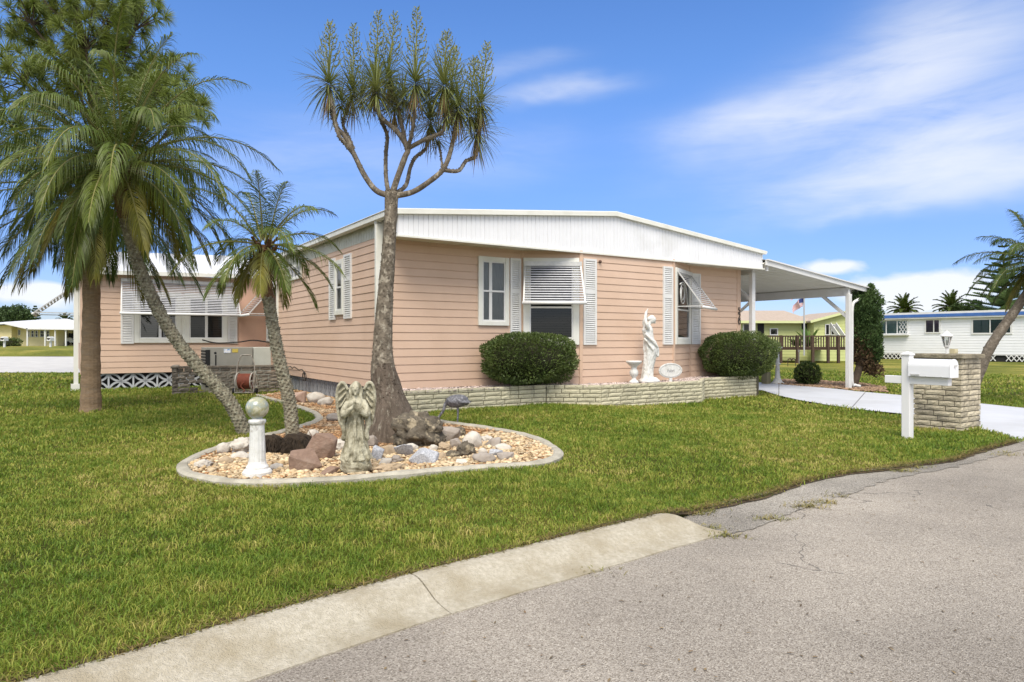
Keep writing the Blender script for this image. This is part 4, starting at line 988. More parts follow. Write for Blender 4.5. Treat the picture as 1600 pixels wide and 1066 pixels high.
# edging
ed = MB()
def edging(pts, closed=False, w=.115, h=.045):
    P = catmull([Vector((p.x, p.y, 0)) for p in pts], 5); pr = [(-w/2, -.06), (-w/2, h*.6), (-w*.3, h), (w*.25, h), (w/2, h*.5), (w/2, -.06)]; n = len(pr); vs = []
    for i, p in enumerate(P):
        d = (P[min(len(P)-1, i+1)]-P[max(0, i-1)]).normalized(); nr = Vector((d.y, -d.x, 0)); j = .012*noise.noise(p*2.2)
        for o_, z in pr: q = p+nr*(o_+j); vs.append((q.x, q.y, z+.008*noise.noise(p*5+Vector((o_*9, 0, 0)))))
    ed.add(vs, [(i*n+j, i*n+j+1, (i+1)*n+j+1, (i+1)*n+j) for i in range(len(P)-1) for j in range(n-1)]+[tuple(range(n)), tuple((len(P)-1)*n+j for j in range(n-1, -1, -1))])
edging([gp(x, y, 0) for x, y in bed_left[::-1]+bed_px[1:]]); edging([gp(x, y, 0) for x, y in [(450, 675)]+bed_back])
tag(ed.build('bed_edging', m_conc), 'pale curved concrete edging round the rock garden bed', 'edging')
bs = MB(); bs.add([(x, y, .012) for x, y in bed_poly], [tuple(range(len(bed_poly)))]); bs.build('bed_soil', mat('rusty_mulch', (.30, .17, .07), (.19, .11, .05), 9, .95, .8, 50), kind='structure')
m_peb = mat('tan_river_pebbles', (.42, .28, .145), (.52, .42, .29), 5, .8, isl=.5, c3=(.34, .18, .08), s3=2, t3=(.42, .6))
pebbles('bed_gravel', bed_poly, 15000, lambda x, y: .014, .013, .030, m_peb)
ppw = [tuple(p[:2]) for p in (gp(x, y, 0) for x, y in [(288, 733), (340, 750), (480, 755), (620, 742), (740, 733), (860, 722), (868, 705), (800, 679), (720, 684), (600, 705), (430, 712), (330, 712)])]
pebbles('pale_gravel', ppw, 4600, lambda x, y: .022, .016, .034, mat('pale_pebbles', (.60, .49, .33), (.45, .32, .17), 9, .8, isl=.4))
pebbles('mulch_strip', mulch_poly, 2600, lambda x, y: -.115, .03, .06, mat('bark_nuggets', (.34, .23, .15), (.24, .16, .1), 8, .9, isl=.5))

# ------------------------------------------------------------------ palms
UP = Vector((0, 0, 1))
def frond(parent, org, az, el, L_, droop, nl=44, ll=.32, w=.022, m_=None, hang=.6, twist=0., start=.12):
    """one feather leaf: arching midrib with two rows of narrow leaflets"""
    mb = MB(); p = Vector(org); d = Vector((math.cos(az)*math.cos(el), math.sin(az)*math.cos(el), math.sin(el)))
    side = d.cross(UP).normalized() if abs(d.z) < .98 else Vector((-math.sin(az), math.cos(az), 0))
    N_ = 14; pts = [p.copy()]; dirs = [d.copy()]
    for i in range(N_):
        t = i/N_; p = p+d*(L_/N_); pts.append(p.copy())
        d = (d+Vector((0, 0, -droop*(.35+1.3*t)/N_))+side*twist/N_).normalized(); dirs.append(d.copy())
    mb.tube(pts, [.016*(1-.88*i/N_)*(L_/2)**.5+.002 for i in range(N_+1)], 5, mi=1, cap=False)
    for k in range(nl):
        t = start+(1-start)*(k+.5)/nl; f = t*N_; i = min(N_-1, int(f)); q = pts[i].lerp(pts[i+1], f-i); dd = dirs[i]
        sd = dd.cross(UP); sd = sd.normalized() if sd.length > .05 else side
        nrm = sd.cross(dd).normalized()
        l = ll*(.35+.65*math.sin(math.pi*min(1, (t*.92+.12)))**.7)*random.uniform(.85, 1.1)
        for s in (-1, 1):
            ld = sd*s*(.72-.3*t)+dd*(.42+.5*t)+nrm*(.34+random.uniform(-.16, .16)); ld.z -= .2*hang
            mb.blade(q, ld, dd, l, w*random.uniform(.8, 1.15), droop=hang*random.uniform(.4, .85), seg=4)
    return mb.build('frond', [m_ or m_frond, m_rachis], parent, fix=False)
def palm_trunk(parent, pts, r0, r1, bark, stubs=0, stub=.03, rings=0, flare=.0):
    P = catmull([Vector(p) for p in pts], 10); n = len(P); mb = MB()
    rad = [(r0+(r1-r0)*i/(n-1))*(1+flare*math.exp(-i/(n*.08)))*(1+(.035*math.sin(i*rings) if rings else 0)) for i in range(n)]
    mb.tube(P, rad, 16)
    for k in range(stubs):
        f = (k+.5)/stubs*(n-1.01); i = int(f); q = P[i].lerp(P[i+1], f-i); d = (P[i+1]-P[i]).normalized(); a = k*2.39996
        x = d.orthogonal().normalized(); y = d.cross(x); o_ = x*math.cos(a)+y*math.sin(a); rr = rad[i]
        s = stub*random.uniform(.6, 1.2); tn = d.cross(o_)
        b = q+o_*rr*.93
        mb.add([b-tn*s*.7-d*s*.5, b+tn*s*.7-d*s*.5, b+o_*s*.7+d*s*.35, b-tn*s*.6+d*s*.5, b+tn*s*.6+d*s*.5], [(0, 1, 2), (0, 2, 3), (1, 4, 2), (3, 2, 4)])
    zt_ = P[-1].z-.42; mb.mi = [1 if stubs > 100 and min(mb.v[i][2] for i in f) > zt_ else 0 for f in mb.f]
    return mb.build('trunk', [bark, mat('russet_palm_bark', (.22, .13, .075), (.15, .085, .05), 14, .9, 1, 40)], parent, smooth_=False)
def crown(t, org, n, L_, ll, nl, w, els=(80, -45), m_a=m_frond, m_b=m_yfrond, nyel=6, hang=.6, dr=(.9, 1.5), seed=1):
    random.seed(seed)
    for k in range(n):
        f = (k+.5)/n; el = els[0]+(els[1]-els[0])*f**.85+random.uniform(-7, 7); az = k*2.39996+random.uniform(-.2, .2)
        l = L_*random.uniform(.82, 1.08)*(.75+.35*math.sin(math.pi*min(1, f*.8+.2)))
        dp = random.uniform(*dr)*(1 if f < .7 else .8)
        frond(t, org+Vector((math.cos(az)*.06, math.sin(az)*.06, .12*(1-f))), az, R(el), l, dp, nl, ll, w, m_b if k >= n-nyel else m_a, hang, random.uniform(-.3, .3))
def boots(t, org, r, n, h, m_=m_fibre, down=.3):
    mb = MB(); mb.lathe([(r*.75, -down), (r*1.15, -.05), (r*1.2, h*.4), (r*.8, h)], 14)
    for k in range(n):
        a = k*2.4; z = -down+(h+down)*k/n; o_ = Vector((math.cos(a), math.sin(a), 0)); b = Vector((0, 0, z))+o_*r*.9
        mb.beam(b, b+o_*.1+Vector((0, 0, .12)), .05, .02)
    o = mb.build('leaf_base', m_, t); o.location = org; return o
# leaning palm in front
Y0 = 9.2; base = gp(386, 677, 0)
t = thing('leaning_palm', 'slender palm with a lichen-covered trunk leaning far left behind the white column', 'palm tree', base)
loc = lambda px, py, Y: at(px, py, Y)-t.location
tp = [Vector((0, 0, -.08)), loc(366, 640, Y0), loc(338, 603, Y0), loc(290, 550, Y0), loc(256, 500, Y0-.03), loc(233, 455, Y0-.05), loc(213, 405, Y0-.08), loc(195, 340, Y0-.1), loc(184, 296, Y0-.1)]
palm_trunk(t, tp, .088, .064, m_palmbark, 900, .036)
top = tp[-1]; boots(t, top+Vector((0, 0, .03)), .085, 26, .3, mat('brown_leaf_base', (.16, .085, .04), (.09, .05, .025), 12, .9, .8, 40), .06)
crown(t, top+Vector((.04, 0, .26)), 56, 1.95, .46, 66, .0125, (86, -36), m_frond, m_yfrond, 6, 1.1, (1.4, 2.5), 21)
# stout palm by the wing
base = gp(142, 641, 0); Yb = base.y
t = thing('stout_palm', 'stout upright palm with a thick tan trunk at the corner of the wing', 'palm tree', base)
loc = lambda px, py, Y: at(px, py, Y)-t.location
palm_trunk(t, [(0, 0, -.08), (0.0, 0, .5), loc(142, 540, Yb), loc(143, 480, Yb), loc(142, 395, Yb)], .168, .135, m_tanbark, 0, 0, 1.4, .2)
top = loc(140, 335, Yb); boots(t, top-Vector((0, 0, .2)), .23, 80, .5, m_fibre, .66)
crown(t, top+Vector((0, 0, .2)), 58, 2.45, .62, 62, .015, (74, -52), m_frond2, m_yfrond, 8, 1.25, (1.3, 2.2), 5)
# small palm behind the angel
base = gp(457, 687, 0); Yb = base.y
t = thing('young_palm', 'young palm with a curved lichen-grey trunk and sparse crown before the house wall', 'palm tree', base)
loc = lambda px, py, Y: at(px, py, Y)-t.location
tp = [Vector((0, 0, -.06)), loc(455, 650, Yb), loc(447, 605, Yb), loc(434, 550, Yb), loc(425, 500, Yb), loc(417, 455, Yb), loc(413, 415, Yb)]
palm_trunk(t, tp, .082, .06, m_palmbark, 620, .034)
top = tp[-1]; boots(t, top, .075, 22, .26, mat('brown_leaf_base', (.16, .085, .04)), .1)
crown(t, top+Vector((0, 0, .2)), 26, 1.0, .31, 46, .0105, (84, -58), m_frond, m_yfrond, 4, .85, (1.1, 2.0), 9)
# fibrous root mounds at the two palm feet
for (px, py, w, h, lab) in [(418, 711, 48, 32, 'dark fibrous root mound at the foot of the leaning palm'), (458, 713, 62, 36, 'dark fibrous root mound at the foot of the young palm')]:
    P = gp(px, py, 0); s = P.y/FPX; mb = MB(); W, H = w*s, h*s
    mb.ball((0, 0, 0), W/2, W*.4, H*.9, 20, 12, fn=lambda d: 1+.25*noise.noise(d*3))
    for _ in range(700):
        d = Vector((random.gauss(0, 1), random.gauss(0, 1), abs(random.gauss(0, 1)))).normalized(); q = Vector((d.x*W/2, d.y*W*.4, d.z*H*.9))
        mb.blade(q, Vector((d.x, d.y, d.z*.2-.3)), d.cross(UP), random.uniform(.05, .11), .008, .6)
    o = mb.build('root_mound', m_fibre); o.location = P+Vector((0, W*.35, 0)); tag(o, lab, 'root mound')
# leaning palm at the right edge
base = gp(1506, 632, -.12); Yb = base.y
t = thing('bent_palm', 'leaning palm with a bare grey trunk rising behind the brick pillar', 'palm tree', base)
loc = lambda px, py, Y: at(px, py, Y)-t.location
tp = [Vector((0, 0, -.1)), loc(1526, 592, Yb), loc(1546, 545, Yb), loc(1572, 505, Yb+.1), loc(1598, 468, Yb+.2), loc(1622, 428, Yb+.3)]
palm_trunk(t, tp, .115, .085, m_darkbark, 70, .04, 1.0)
top = tp[-1]; boots(t, top, .12, 20, .3)
crown(t, top+Vector((0, 0, .2)), 44, 1.42, .38, 52, .014, (84, -60), m_frond2, m_yfrond, 6, 1.0, (1.2, 2.0), 4)

# ------------------------------------------------------------------ the big swollen-trunk tree
random.seed(12)
base = gp(607, 688, 0); Yb = base.y
t = thing('ponytail_palm', 'tall forked tree with flared grey trunk, strap-leaf tufts and flower spikes', 'tree', base)
loc = lambda px, py, dy=0: at(px, py, Yb+dy)-t.location
tp = catmull([Vector((.04, 0, -.06)), loc(609, 655), loc(603, 610), loc(598, 560), loc(601, 480), loc(606, 410), loc(610, 350), loc(612, 300)], 8)
n = len(tp); tr_ = MB()
wpx = [(690, 92), (665, 82), (640, 67), (615, 53), (590, 42), (570, 36), (545, 31), (500, 27), (440, 23.5), (380, 20.5), (330, 19.5), (300, 21)]
def wid(py):
    for (a, wa), (b, wb) in zip(wpx[:-1], wpx[1:]):
        if b <= py <= a: return wb+(wa-wb)*(py-b)/(a-b)
    return wpx[0][1] if py > 690 else wpx[-1][1]
rad = []
for p in tp:
    q = p+t.location; py = HY-(q.z-CAMH)/q.y*FPX; rad.append(wid(py)/2*q.y/FPX)
tr_.tube(tp, rad, 22)
# bark relief
nv = len(tr_.v); k = 0
for i in range(nv):
    p = Vector(tr_.v[i]); ring_i = min(n-1, i//22); c = tp[ring_i]; o_ = p-c
    tr_.v[i] = tuple(c+o_*(1+.05*noise.noise(p*6)+.04*noise.noise(Vector((p.x*14, p.y*14, p.z*3)))))
for _ in range(900):
    i = random.randrange(int(n*.25), n-1); q = tp[i].lerp(tp[i+1], random.random()); a = random.uniform(0, 6.28); o_ = Vector((math.cos(a), math.sin(a), 0)); s = random.uniform(.008, .02)
    b = q+o_*rad[i]*.99; tn = Vector((-o_.y, o_.x, 0)); tr_.add([b-tn*s, b+tn*s, b+o_*s*.5+UP*s*1.2], [(0, 1, 2)])
m_flare = mat('brown_grey_flared_bark', (.165, .13, .10), (.09, .07, .052), 7, .95, 1, 30, stretch=(3, 3, .6), c3=(.30, .27, .21), s3=9, t3=(.56, .7))
tr_.mi = [1 if max(tr_.v[i][2] for i in f) < .95+.25*noise.noise(Vector(tr_.v[f[0]])*7) else 0 for f in tr_.f]
tr_.build('trunk', [m_bark, m_flare], t, smooth_=True)
def limb(pix, r0, r1, dys):
    r0 *= .70; r1 *= .74
    P = catmull([loc(x, y, dy) for (x, y), dy in zip(pix, dys)], 6); m_ = len(P)
    b = MB(); b.tube(P, [(r0+(r1-r0)*i/(m_-1))*(1+.08*noise.noise(P[i]*9)) for i in range(m_)], 10)
    for _ in range(m_*6):
        i = random.randrange(m_-1); a = random.uniform(0, 6.28); d = (P[i+1]-P[i]).normalized(); x = d.orthogonal().normalized(); o_ = x*math.cos(a)+d.cross(x)*math.sin(a); s = random.uniform(.008, .018)
        q = P[i].lerp(P[i+1], random.random())+o_*r1; b.add([q-d*s, q+d*s, q+o_*s+d.cross(o_)*s*.6], [(0, 1, 2)])
    b.build('branch', m_bark, t, smooth_=True)
LIMBS = [([(609, 306), (588, 298), (570, 275), (555, 245), (540, 215), (524, 195), (517, 160)], .055, .03, (0, -.05, -.1, -.15, -.2, -.2, -.2)),
 ([(556, 246), (540, 225), (528, 208), (520, 165), (514, 140)], .036, .026, (-.13, -.25, -.32, -.3, -.3)),
 ([(552, 232), (545, 215), (536, 190), (551, 150)], .03, .022, (-.15, -.05, .05, .1)),
 ([(607, 302), (603, 275), (603, 240), (605, 212), (596, 190), (585, 160), (584, 138)], .042, .026, (0, .1, .2, .25, .25, .25, .25)),
 ([(613, 302), (622, 275), (633, 245), (637, 232), (620, 205), (600, 188), (590, 172), (584, 135)], .058, .03, (0, -.05, -.1, -.1, -.12, -.15, -.15, -.1)),
 ([(636, 236), (630, 205), (625, 180), (616, 150), (607, 132)], .036, .026, (-.1, 0, .1, .15, .15)),
 ([(637, 234), (645, 200), (648, 165), (649, 135)], .036, .026, (-.1, -.25, -.35, -.35)),
 ([(638, 232), (660, 220), (680, 212), (694, 200), (695, 150)], .04, .026, (-.1, -.15, -.2, -.2, -.2)),
 ([(616, 303), (634, 290), (641, 262), (650, 245), (665, 232), (672, 200)], .042, .024, (0, .15, .25, .3, .3, .3)),
 ([(618, 306), (645, 300), (672, 283), (692, 265), (703, 240), (712, 200), (716, 175)], .055, .03, (0, -.05, -.1, -.1, -.1, -.1, -.1)),
 ([(693, 266), (716, 267), (728, 252), (742, 244), (748, 215), (751, 172)], .036, .026, (-.1, 0, .1, .1, .1, .1)),
 ([(691, 262), (688, 235), (684, 222)], .02, .015, (-.1, .05, .1))]
for L3 in LIMBS: limb(*L3)
def tuft(c, n, L_, m_, name='leaf_tuft', down=0., w=.02, spread=1.):
    mb = MB(); o_ = Vector((c.x, c.y, 0)); tl = Matrix.Rotation(min(.6, o_.length*.38)+random.uniform(-.12, .18), 3, UP.cross(o_).normalized() if o_.length > .05 else Vector((1, 0, 0)))
    for k in range(n):
        f = (k+.5)/n; el = math.asin(max(-1, .99-1.72*f))-down; az = k*2.39996
        d = Vector((math.cos(az)*math.cos(el), math.sin(az)*math.cos(el), math.sin(el)))
        d = tl @ d; d = (d+Vector((random.gauss(0, .09), random.gauss(0, .09), random.gauss(0, .09)))).normalized()
        mb.blade(c+d*.02+Vector((0, 0, .10*(1-f))), d, d.cross(UP) if abs(d.z) < .97 else Vector((1, 0, 0)), L_*random.uniform(.6, 1.15), w*random.uniform(.8, 1.2), random.uniform(.05, .42), 3, w0=1.0)
    return mb.build(name, m_, t, fix=False)
TUFTS = [(514, 138, -.25), (551, 150, .1), (585, 136, .1), (607, 128, .15), (649, 136, -.35), (694, 140, -.2), (716, 176, -.1), (751, 168, .1), (672, 195, .3), (616, 170, .2), (745, 212, .15), (684, 222, .1), (588, 150, -.25), (705, 158, .25), (533, 168, -.15), (566, 160, .05), (630, 160, .05), (668, 160, 0), (697, 188, -.2), (733, 186, 0), (640, 180, .3)]
for i, (x, y, dy) in enumerate(TUFTS):
    c = loc(x, y, dy); small = i in (11,)
    tuft(c, 70 if small else (150 if i < 14 else 90), .26 if small else random.uniform(.36, .52)*(1 if i < 14 else .8), m_pony, w=.0115)
    if i not in (11, 12) and i < 14:
        mb = MB()
        for k in range(30):
            a = k*2.4; d = Vector((math.cos(a)*.35, math.sin(a)*.35, -1)); mb.blade(c+Vector((math.cos(a)*.03, math.sin(a)*.03, -.02-.005*k)), d, Vector((-math.sin(a), math.cos(a), 0)), random.uniform(.2, .42), .011, .2, 2)
        mb.build('dead_leaves', m_dry, t, fix=False)
SPIKES = [(514, 128, 516, 34, -.25), (551, 140, 553, 38, .1), (586, 128, 592, 17, .1), (607, 122, 618, 19, .15), (649, 128, 652, 11, -.35), (694, 132, 698, 49, -.2), (705, 150, 711, 73, .25), (751, 160, 762, 67, .1), (735, 165, 742, 90, .15)]
for (x0, y0, x1, y1, dy) in SPIKES:
    a, b = loc(x0, y0, dy), loc(x1, y1, dy); mb = MB(); mb.tube([a, a.lerp(b, .5), b], [.011, .008, .003], 6); H = (b-a).length
    for k in range(56):
        f = .2+.79*k/56; q = a.lerp(b, f); az = k*2.39996; l = (.26*(1-f)**.75+.035)*random.uniform(.75, 1.1)
        d = Vector((math.cos(az), math.sin(az), .5)).normalized(); e = q+d*l*.62; e2 = e+Vector((d.x*.35, d.y*.35, 1)).normalized()*l*.45
        mb.tube([q, e, e2], [.0025, .0045, .0025], 4, cap=False)
        for z_ in range(int(3+l*26)):
            g = q.lerp(e, random.uniform(.45, 1)) if z_ % 2 else e.lerp(e2, random.random()); mb.blade(g, (random.uniform(-1, 1), random.uniform(-1, 1), random.uniform(.3, 1.2)), (1, 0, .3), .022, .011, 0, 2)
    mb.build('flower_spike', m_spike, t, fix=False)

# ------------------------------------------------------------------ pine behind the palms
random.seed(4)
pb = at(165, 580, 24); pb.z = 0
t = thing('pine_tree', 'tall pine with clustered needle tufts behind the palms at upper left', 'tree', pb)
loc = lambda px, py, Y: at(px, py, Y)-t.location
mb = MB(); P = catmull([Vector((0, 0, -.2)), Vector((-.1, 0, 4)), Vector((-.2, 0, 8)), loc(120, 20, 24), loc(100, -120, 24)], 6); mb.tube(P, [.26*(1-.75*i/(len(P)-1)) for i in range(len(P))], 10); mb.build('trunk', m_pinebark, t)
CL = [(30, 12, 60, 30), (85, 12, 55, 40), (130, 45, 50, 45), (175, 15, 55, 40), (215, 35, 40, 40), (226, 14, 30, 24), (195, 70, 45, 40), (60, 60, 50, 30), (110, 90, 60, 40), (160, 110, 55, 40), (225, 110, 36, 26), (262, 115, 30, 26), (245, 140, 40, 26), (285, 170, 34, 26), (300, 162, 22, 20), (270, 190, 30, 20), (215, 160, 45, 36), (10, 95, 40, 40), (60, 130, 60, 40), (120, 150, 60, 50), (40, -40, 90, 40), (140, -50, 100, 50), (20, 190, 50, 40)]
fo = MB(); lb = MB()
for (x, y, w, h) in CL:
    Y = 24+random.uniform(-2.2, 1.2); c = loc(x, y, Y); s = Y/FPX; i = max(2, min(len(P)-1, min(range(len(P)), key=lambda j: (P[j]-c).length)))
    i = max(2, i-3); q = P[i]; mid = q.lerp(c, .55)+Vector((0, 0, -.25)); lb.tube(catmull([q, mid, c], 5), [.075*(1-.7*j/10) for j in range(11)], 6)
    for k in range(int(8+w*h/150)):
        d = Vector([max(-.8, min(.8, random.gauss(0, .5))) for _ in range(3)]); cc = c+Vector((d.x*w*s, d.y*w*s, d.z*h*s)); r = random.uniform(.38, .62)
        if k < 9: lb.tube([mid.lerp(c, .6), cc], [.025, .012], 5, cap=False)
        ax = (cc-c+Vector((0, 0, .3))).normalized()
        for j in range(84):
            v = (Vector((random.gauss(0, 1), random.gauss(0, 1), random.gauss(0, 1))).normalized()+ax*.8).normalized()
            fo.blade(cc-ax*.08, v, v.orthogonal(), r*random.uniform(.7, 1.1), .021, .35, 2)
lb.build('limbs', m_pinebark, t); fo.build('needles', m_needle, t, fix=False)

# ------------------------------------------------------------------ juniper by the carport
base = gp(1336, 607, -.12); Yb = base.y+.25; base.y = Yb
t = thing('juniper', 'dark columnar juniper with a brown bare side beside the carport post', 'tree', base)
loc = lambda px, py, dy=0: at(px, py, Yb+dy)-t.location
mb = MB(); P = catmull([Vector((0, 0, -.1)), loc(1341, 580), loc(1348, 545), loc(1350, 500), loc(1352, 460)], 5); mb.tube(P, [.13*(1-.8*i/(len(P)-1)) for i in range(len(P))], 10)
for (x, y) in [(1335, 560), (1362, 568), (1330, 530), (1365, 530), (1370, 590)]: mb.tube([P[6], loc(x, y)], [.05, .015], 6)
mb.build('trunk', m_pinebark, t)
def jun(cl, m_, name, n, size):
    Ps, Ns = [], []
    for (x, y, w, h) in cl:
        c = loc(x, y); s = Yb/FPX; p, nn = ellip_surf(c.x, c.y, c.z, w*s/2, w*s/2, h*s/2, .55, .22, 2, x*.1)(int(n*w*h/2600)); Ps.append(p); Ns.append(nn)
    Ps = np.concatenate(Ps); Ns = np.concatenate(Ns)
    leaf_cloud(len(Ps), lambda q: (Ps, Ns), size, m_, name, t, .4, .75, .8)
jun([(1352, 488, 44, 54), (1359, 472, 32, 40), (1361, 456, 9, 24), (1340, 478, 24, 40), (1354, 526, 40, 64), (1342, 512, 28, 50), (1367, 525, 18, 60), (1364, 552, 26, 34), (1332, 505, 14, 30)], m_juniper, 'foliage', 5000, .085)
jun([(1343, 538, 26, 60), (1337, 525, 20, 50), (1350, 555, 30, 40), (1358, 574, 22, 24), (1368, 580, 22, 16)], m_brownleaf, 'brown_foliage', 1900, .1)

# ------------------------------------------------------------------ pillar, lantern, mailbox
base = gp(1502, 673, -.1); 
t = thing('brick_pillar', 'square weathered brick pillar with slab cap and white lantern beside the driveway', 'pillar', base, HROT)
PW, PD, PH = .66, .70, 1.13; bwk = MB()
zg = -.05
for (x, y, a, L_) in [(0, 0, 0, PW), (PW, 0, R(90), PD), (PW, PD, R(180), PW), (0, PD, R(-90), PD)]:
    bwk.M = facade(x, y, a); bricks(bwk, L_, zg, PH-.05, .083, .3, .08, .006, .013, off=x+y)
bwk.build('brickwork', m_brick2, t); mm_ = MB(); mm_.box(.02, .02, zg, PW-.02, PD-.02, PH-.06); mm_.build('mortar', m_mortar2, t)
cpm = MB(); cpm.box(-.04, -.04, PH-.05, PW+.04, PD+.04, PH+.02); o = cpm.build('cap', m_cap, t, bevel=.012)
ln = MB(Matrix.Translation((PW*.5, PD*.5, PH)) @ Matrix.Diagonal((.72, .72, .72, 1)) @ Matrix.Translation((-PW*.5, -PD*.5, -PH))); cx_, cy_ = PW*.5, PD*.5; LM = ln.M
ln.tube([(cx_, cy_, PH), (cx_, cy_, PH+.19)], .022, 8); ln.lathe([(.03, .15), (.055, .18), (.06, .2), (.05, .205)], 8, (cx_, cy_, PH))
for k in range(6):
    a = k*math.pi/3; ln.tube([(cx_+.055*math.cos(a), cy_+.055*math.sin(a), PH+.2), (cx_+.095*math.cos(a), cy_+.095*math.sin(a), PH+.4)], .008, 5)
ln.lathe([(.10, .395), (.125, .41), (.115, .43), (.06, .48), (.035, .5), (.02, .53), (.01, .535)], 12, (cx_, cy_, PH))
lan = ln.build('lantern', m_white, t)
g = MB(LM); g.lathe([(.05, .2), (.088, .395)], 6, (cx_, cy_, PH)); g.build('lantern_glass', glass('lantern_glass', (.85, .88, .86), .12), lan)
bl = MB(LM); bl.lathe([(.012, .2), (.02, .25), (.02, .31), (.006, .34)], 10, (cx_, cy_, PH)); bl.build('bulb', mat('bulb_white', (.8, .8, .75)), lan)
jb = MB(); jb.M = Matrix.Translation((PW*.85, PD*.5, PH+.02)); jb.box(-.055, -.04, 0, .055, .04, .075); jb.box(-.045, -.044, .012, .045, -.038, .06)
o = jb.build('junction_box', mat('beige_plastic', (.56, .5, .32), rough=.5), bevel=.006); o.location = base; o.rotation_euler = (0, 0, HROT); tag(o, 'small beige box standing on the brick pillar cap', 'utility box')
base = gp(1418, 684, -.1)
t = thing('mailbox', 'white mailbox on a square white post beside the brick pillar', 'mailbox', base, HROT-R(3))
pm = mat('white_vinyl', (.80, .80, .79), (.76, .76, .75), 2, .4, c3=(.7, .69, .64), s3=2, t3=(.6, .85))
b = MB(); b.box(-.055, -.055, -.1, .055, .055, 1.15); b.build('post', pm, t, bevel=.006)
b = MB(); b.box(-.068, -.068, 1.15, .068, .068, 1.175); b.add([(-.06, -.06, 1.175), (.06, -.06, 1.175), (.06, .06, 1.175), (-.06, .06, 1.175), (0, 0, 1.205)], [(0, 1, 4), (1, 2, 4), (2, 3, 4), (3, 0, 4)]); b.build('post_cap', pm, t, bevel=.004)
b = MB(); b.box(-.045, -.56, .755, .045, .30, .86); b.build('arm', pm, t, bevel=.005)
b = MB(); W2 = .1; sec = [(-W2, .865), (W2, .865), (W2, 1.01)]+[(W2*math.cos(a), 1.01+.095*math.sin(a)) for a in [math.pi*i/12 for i in range(1, 12)]]+[(-W2, 1.01)]
n = len(sec); vs = [(x, -.60, z) for x, z in sec]+[(x, -.06, z) for x, z in sec]
b.add(vs, [tuple(range(n)), tuple(range(2*n-1, n-1, -1))]+[(i, n+i, n+(i+1) % n, (i+1) % n) for i in range(n)])
b.build('box', mat('white_enamel', (.82, .83, .85), rough=.25, spec=.5), t, bevel=.005)
d_ = MB(); vs = [(x*1.04, -.615, .965+(z-.965)*1.04) for x, z in sec]+[(x*1.04, -.601, .965+(z-.965)*1.04) for x, z in sec]
d_.add(vs, [tuple(range(n)), tuple(range(2*n-1, n-1, -1))]+[(i, n+i, n+(i+1) % n, (i+1) % n) for i in range(n)]); dr_ = d_.build('door', mat('white_enamel', (.82, .83, .85)), t, bevel=.004)
h_ = MB(); h_.box(-.012, -.64, 1.01, .012, -.614, 1.03); h_.box(.03, -.625, 1.02, .055, -.614, 1.035); h_.build('latch', m_awnframe, dr_)
h_ = MB(); h_.beam((-W2-.006, -.22, .89), (-W2-.006, -.10, .89), .008, .02)
for yy in (-.5, -.3, -.15): h_.ball((-W2-.001, yy, .875), .006, n=8, m=5)
h_.build('rivet', m_awnframe, t)

# ------------------------------------------------------------------ corner by the wing: block screen, cabinet, hose reel, hook
pA, pB = gp(268, 617, 0), gp(440, 612, 0)
t = thing('block_screen', 'low grey stone screen wall with open gaps in front of the wing', 'wall', pA, math.atan2((pB-pA).y, (pB-pA).x))
Lw = (pB-pA).length; hw = .66; bb = MB()
gap = lambda k, x: 0 < k < 6 and ((.42 < (x+.0) % 1.02 < .72 and k in (2, 4)) or (.12 < (x+.3) % .85 < .36 and k in (1, 3, 5)))
bricks(bb, Lw, -.02, hw-.05, .088, .24, .12, .014, .014, skip=gap)
bb.M = facade(0, 1.15, R(-90)); bricks(bb, 1.15, -.02, hw-.05, .088, .2, .10, .014, .014, off=.3)
bb.build('blockwork', m_brick3, t); tp_ = MB(); tp_.box(-.02, -.02, hw-.05, Lw, .15, hw); tp_.box(-.02, .15, hw-.05, .13, 1.15, hw); tp_.build('coping', m_brick3, t, bevel=.008)
e = MB(); e.box(0, .09, -.02, Lw, .10, .4); 
C0 = uvw(-1.95, 7.3, 0)
t = thing('air_conditioner', 'long grey metal air conditioning cabinet behind the stone screen', 'air conditioner', C0, HROT)
b = MB(); b.box(0, 0, -.02, 1.12, .7, 1.09); b.build('cabinet', mat('grey_enamel', (.30, .30, .265), (.27, .27, .24), 4, .5), t, bevel=.012)
b = MB(); b.box(1.14, .02, -.02, 1.58, .68, 1.09); b.build('side_unit', mat('pale_enamel', (.50, .52, .47), (.45, .47, .42), 4, .5), t, bevel=.012)
b = MB()
for i in range(12): b.box(-.012, .02, .15+i*.075, .08, .66, .19+i*.075)
b.box(-.006, -.006, .1, .10, .01, 1.03); b.build('grille', m_dark, t)
b = MB(); b.ball((.22, -.004, .95), .03, .01, .03, 10, 6); b.box(.215, -.008, .6, .245, -.002, .9); b.build('port', m_dark, t)
b = MB(); b.box(.42, -.007, .95, .58, -.001, 1.05); b.build('label', mat('label_white_blue', (.75, .78, .82), (.2, .35, .6), 14, .5, sharp=(.5, .55)), t)
b = MB(); b.box(.62, -.007, .96, .76, -.001, 1.05); b.build('label', mat('label_yellow', (.62, .5, .1), (.5, .4, .1), 20, .5), t)
b = MB(); b.tube(catmull([(-.02, .4, 1.28), (.3, .3, 1.2), (.8, .2, 1.22), (1.2, .3, 1.27), (1.6, .3, 1.22), (1.9, .35, 1.24)], 5), .018, 6); o = b.build('wall_cable', m_dark); o.location = C0; o.rotation_euler = (0, 0, HROT)
o.location = C0+Vector((0, 0, .0)); tag(o, 'dark cable strung above the grey air conditioning cabinet', 'cable')
HR = gp(383, 616, 0); t = thing('hose_reel', 'wheeled hose reel cart with a rust-red hose in front of the stone screen', 'hose reel', HR, HROT-R(32)); s = HR.y/FPX
wR = .17*1.0
fr_ = MB()
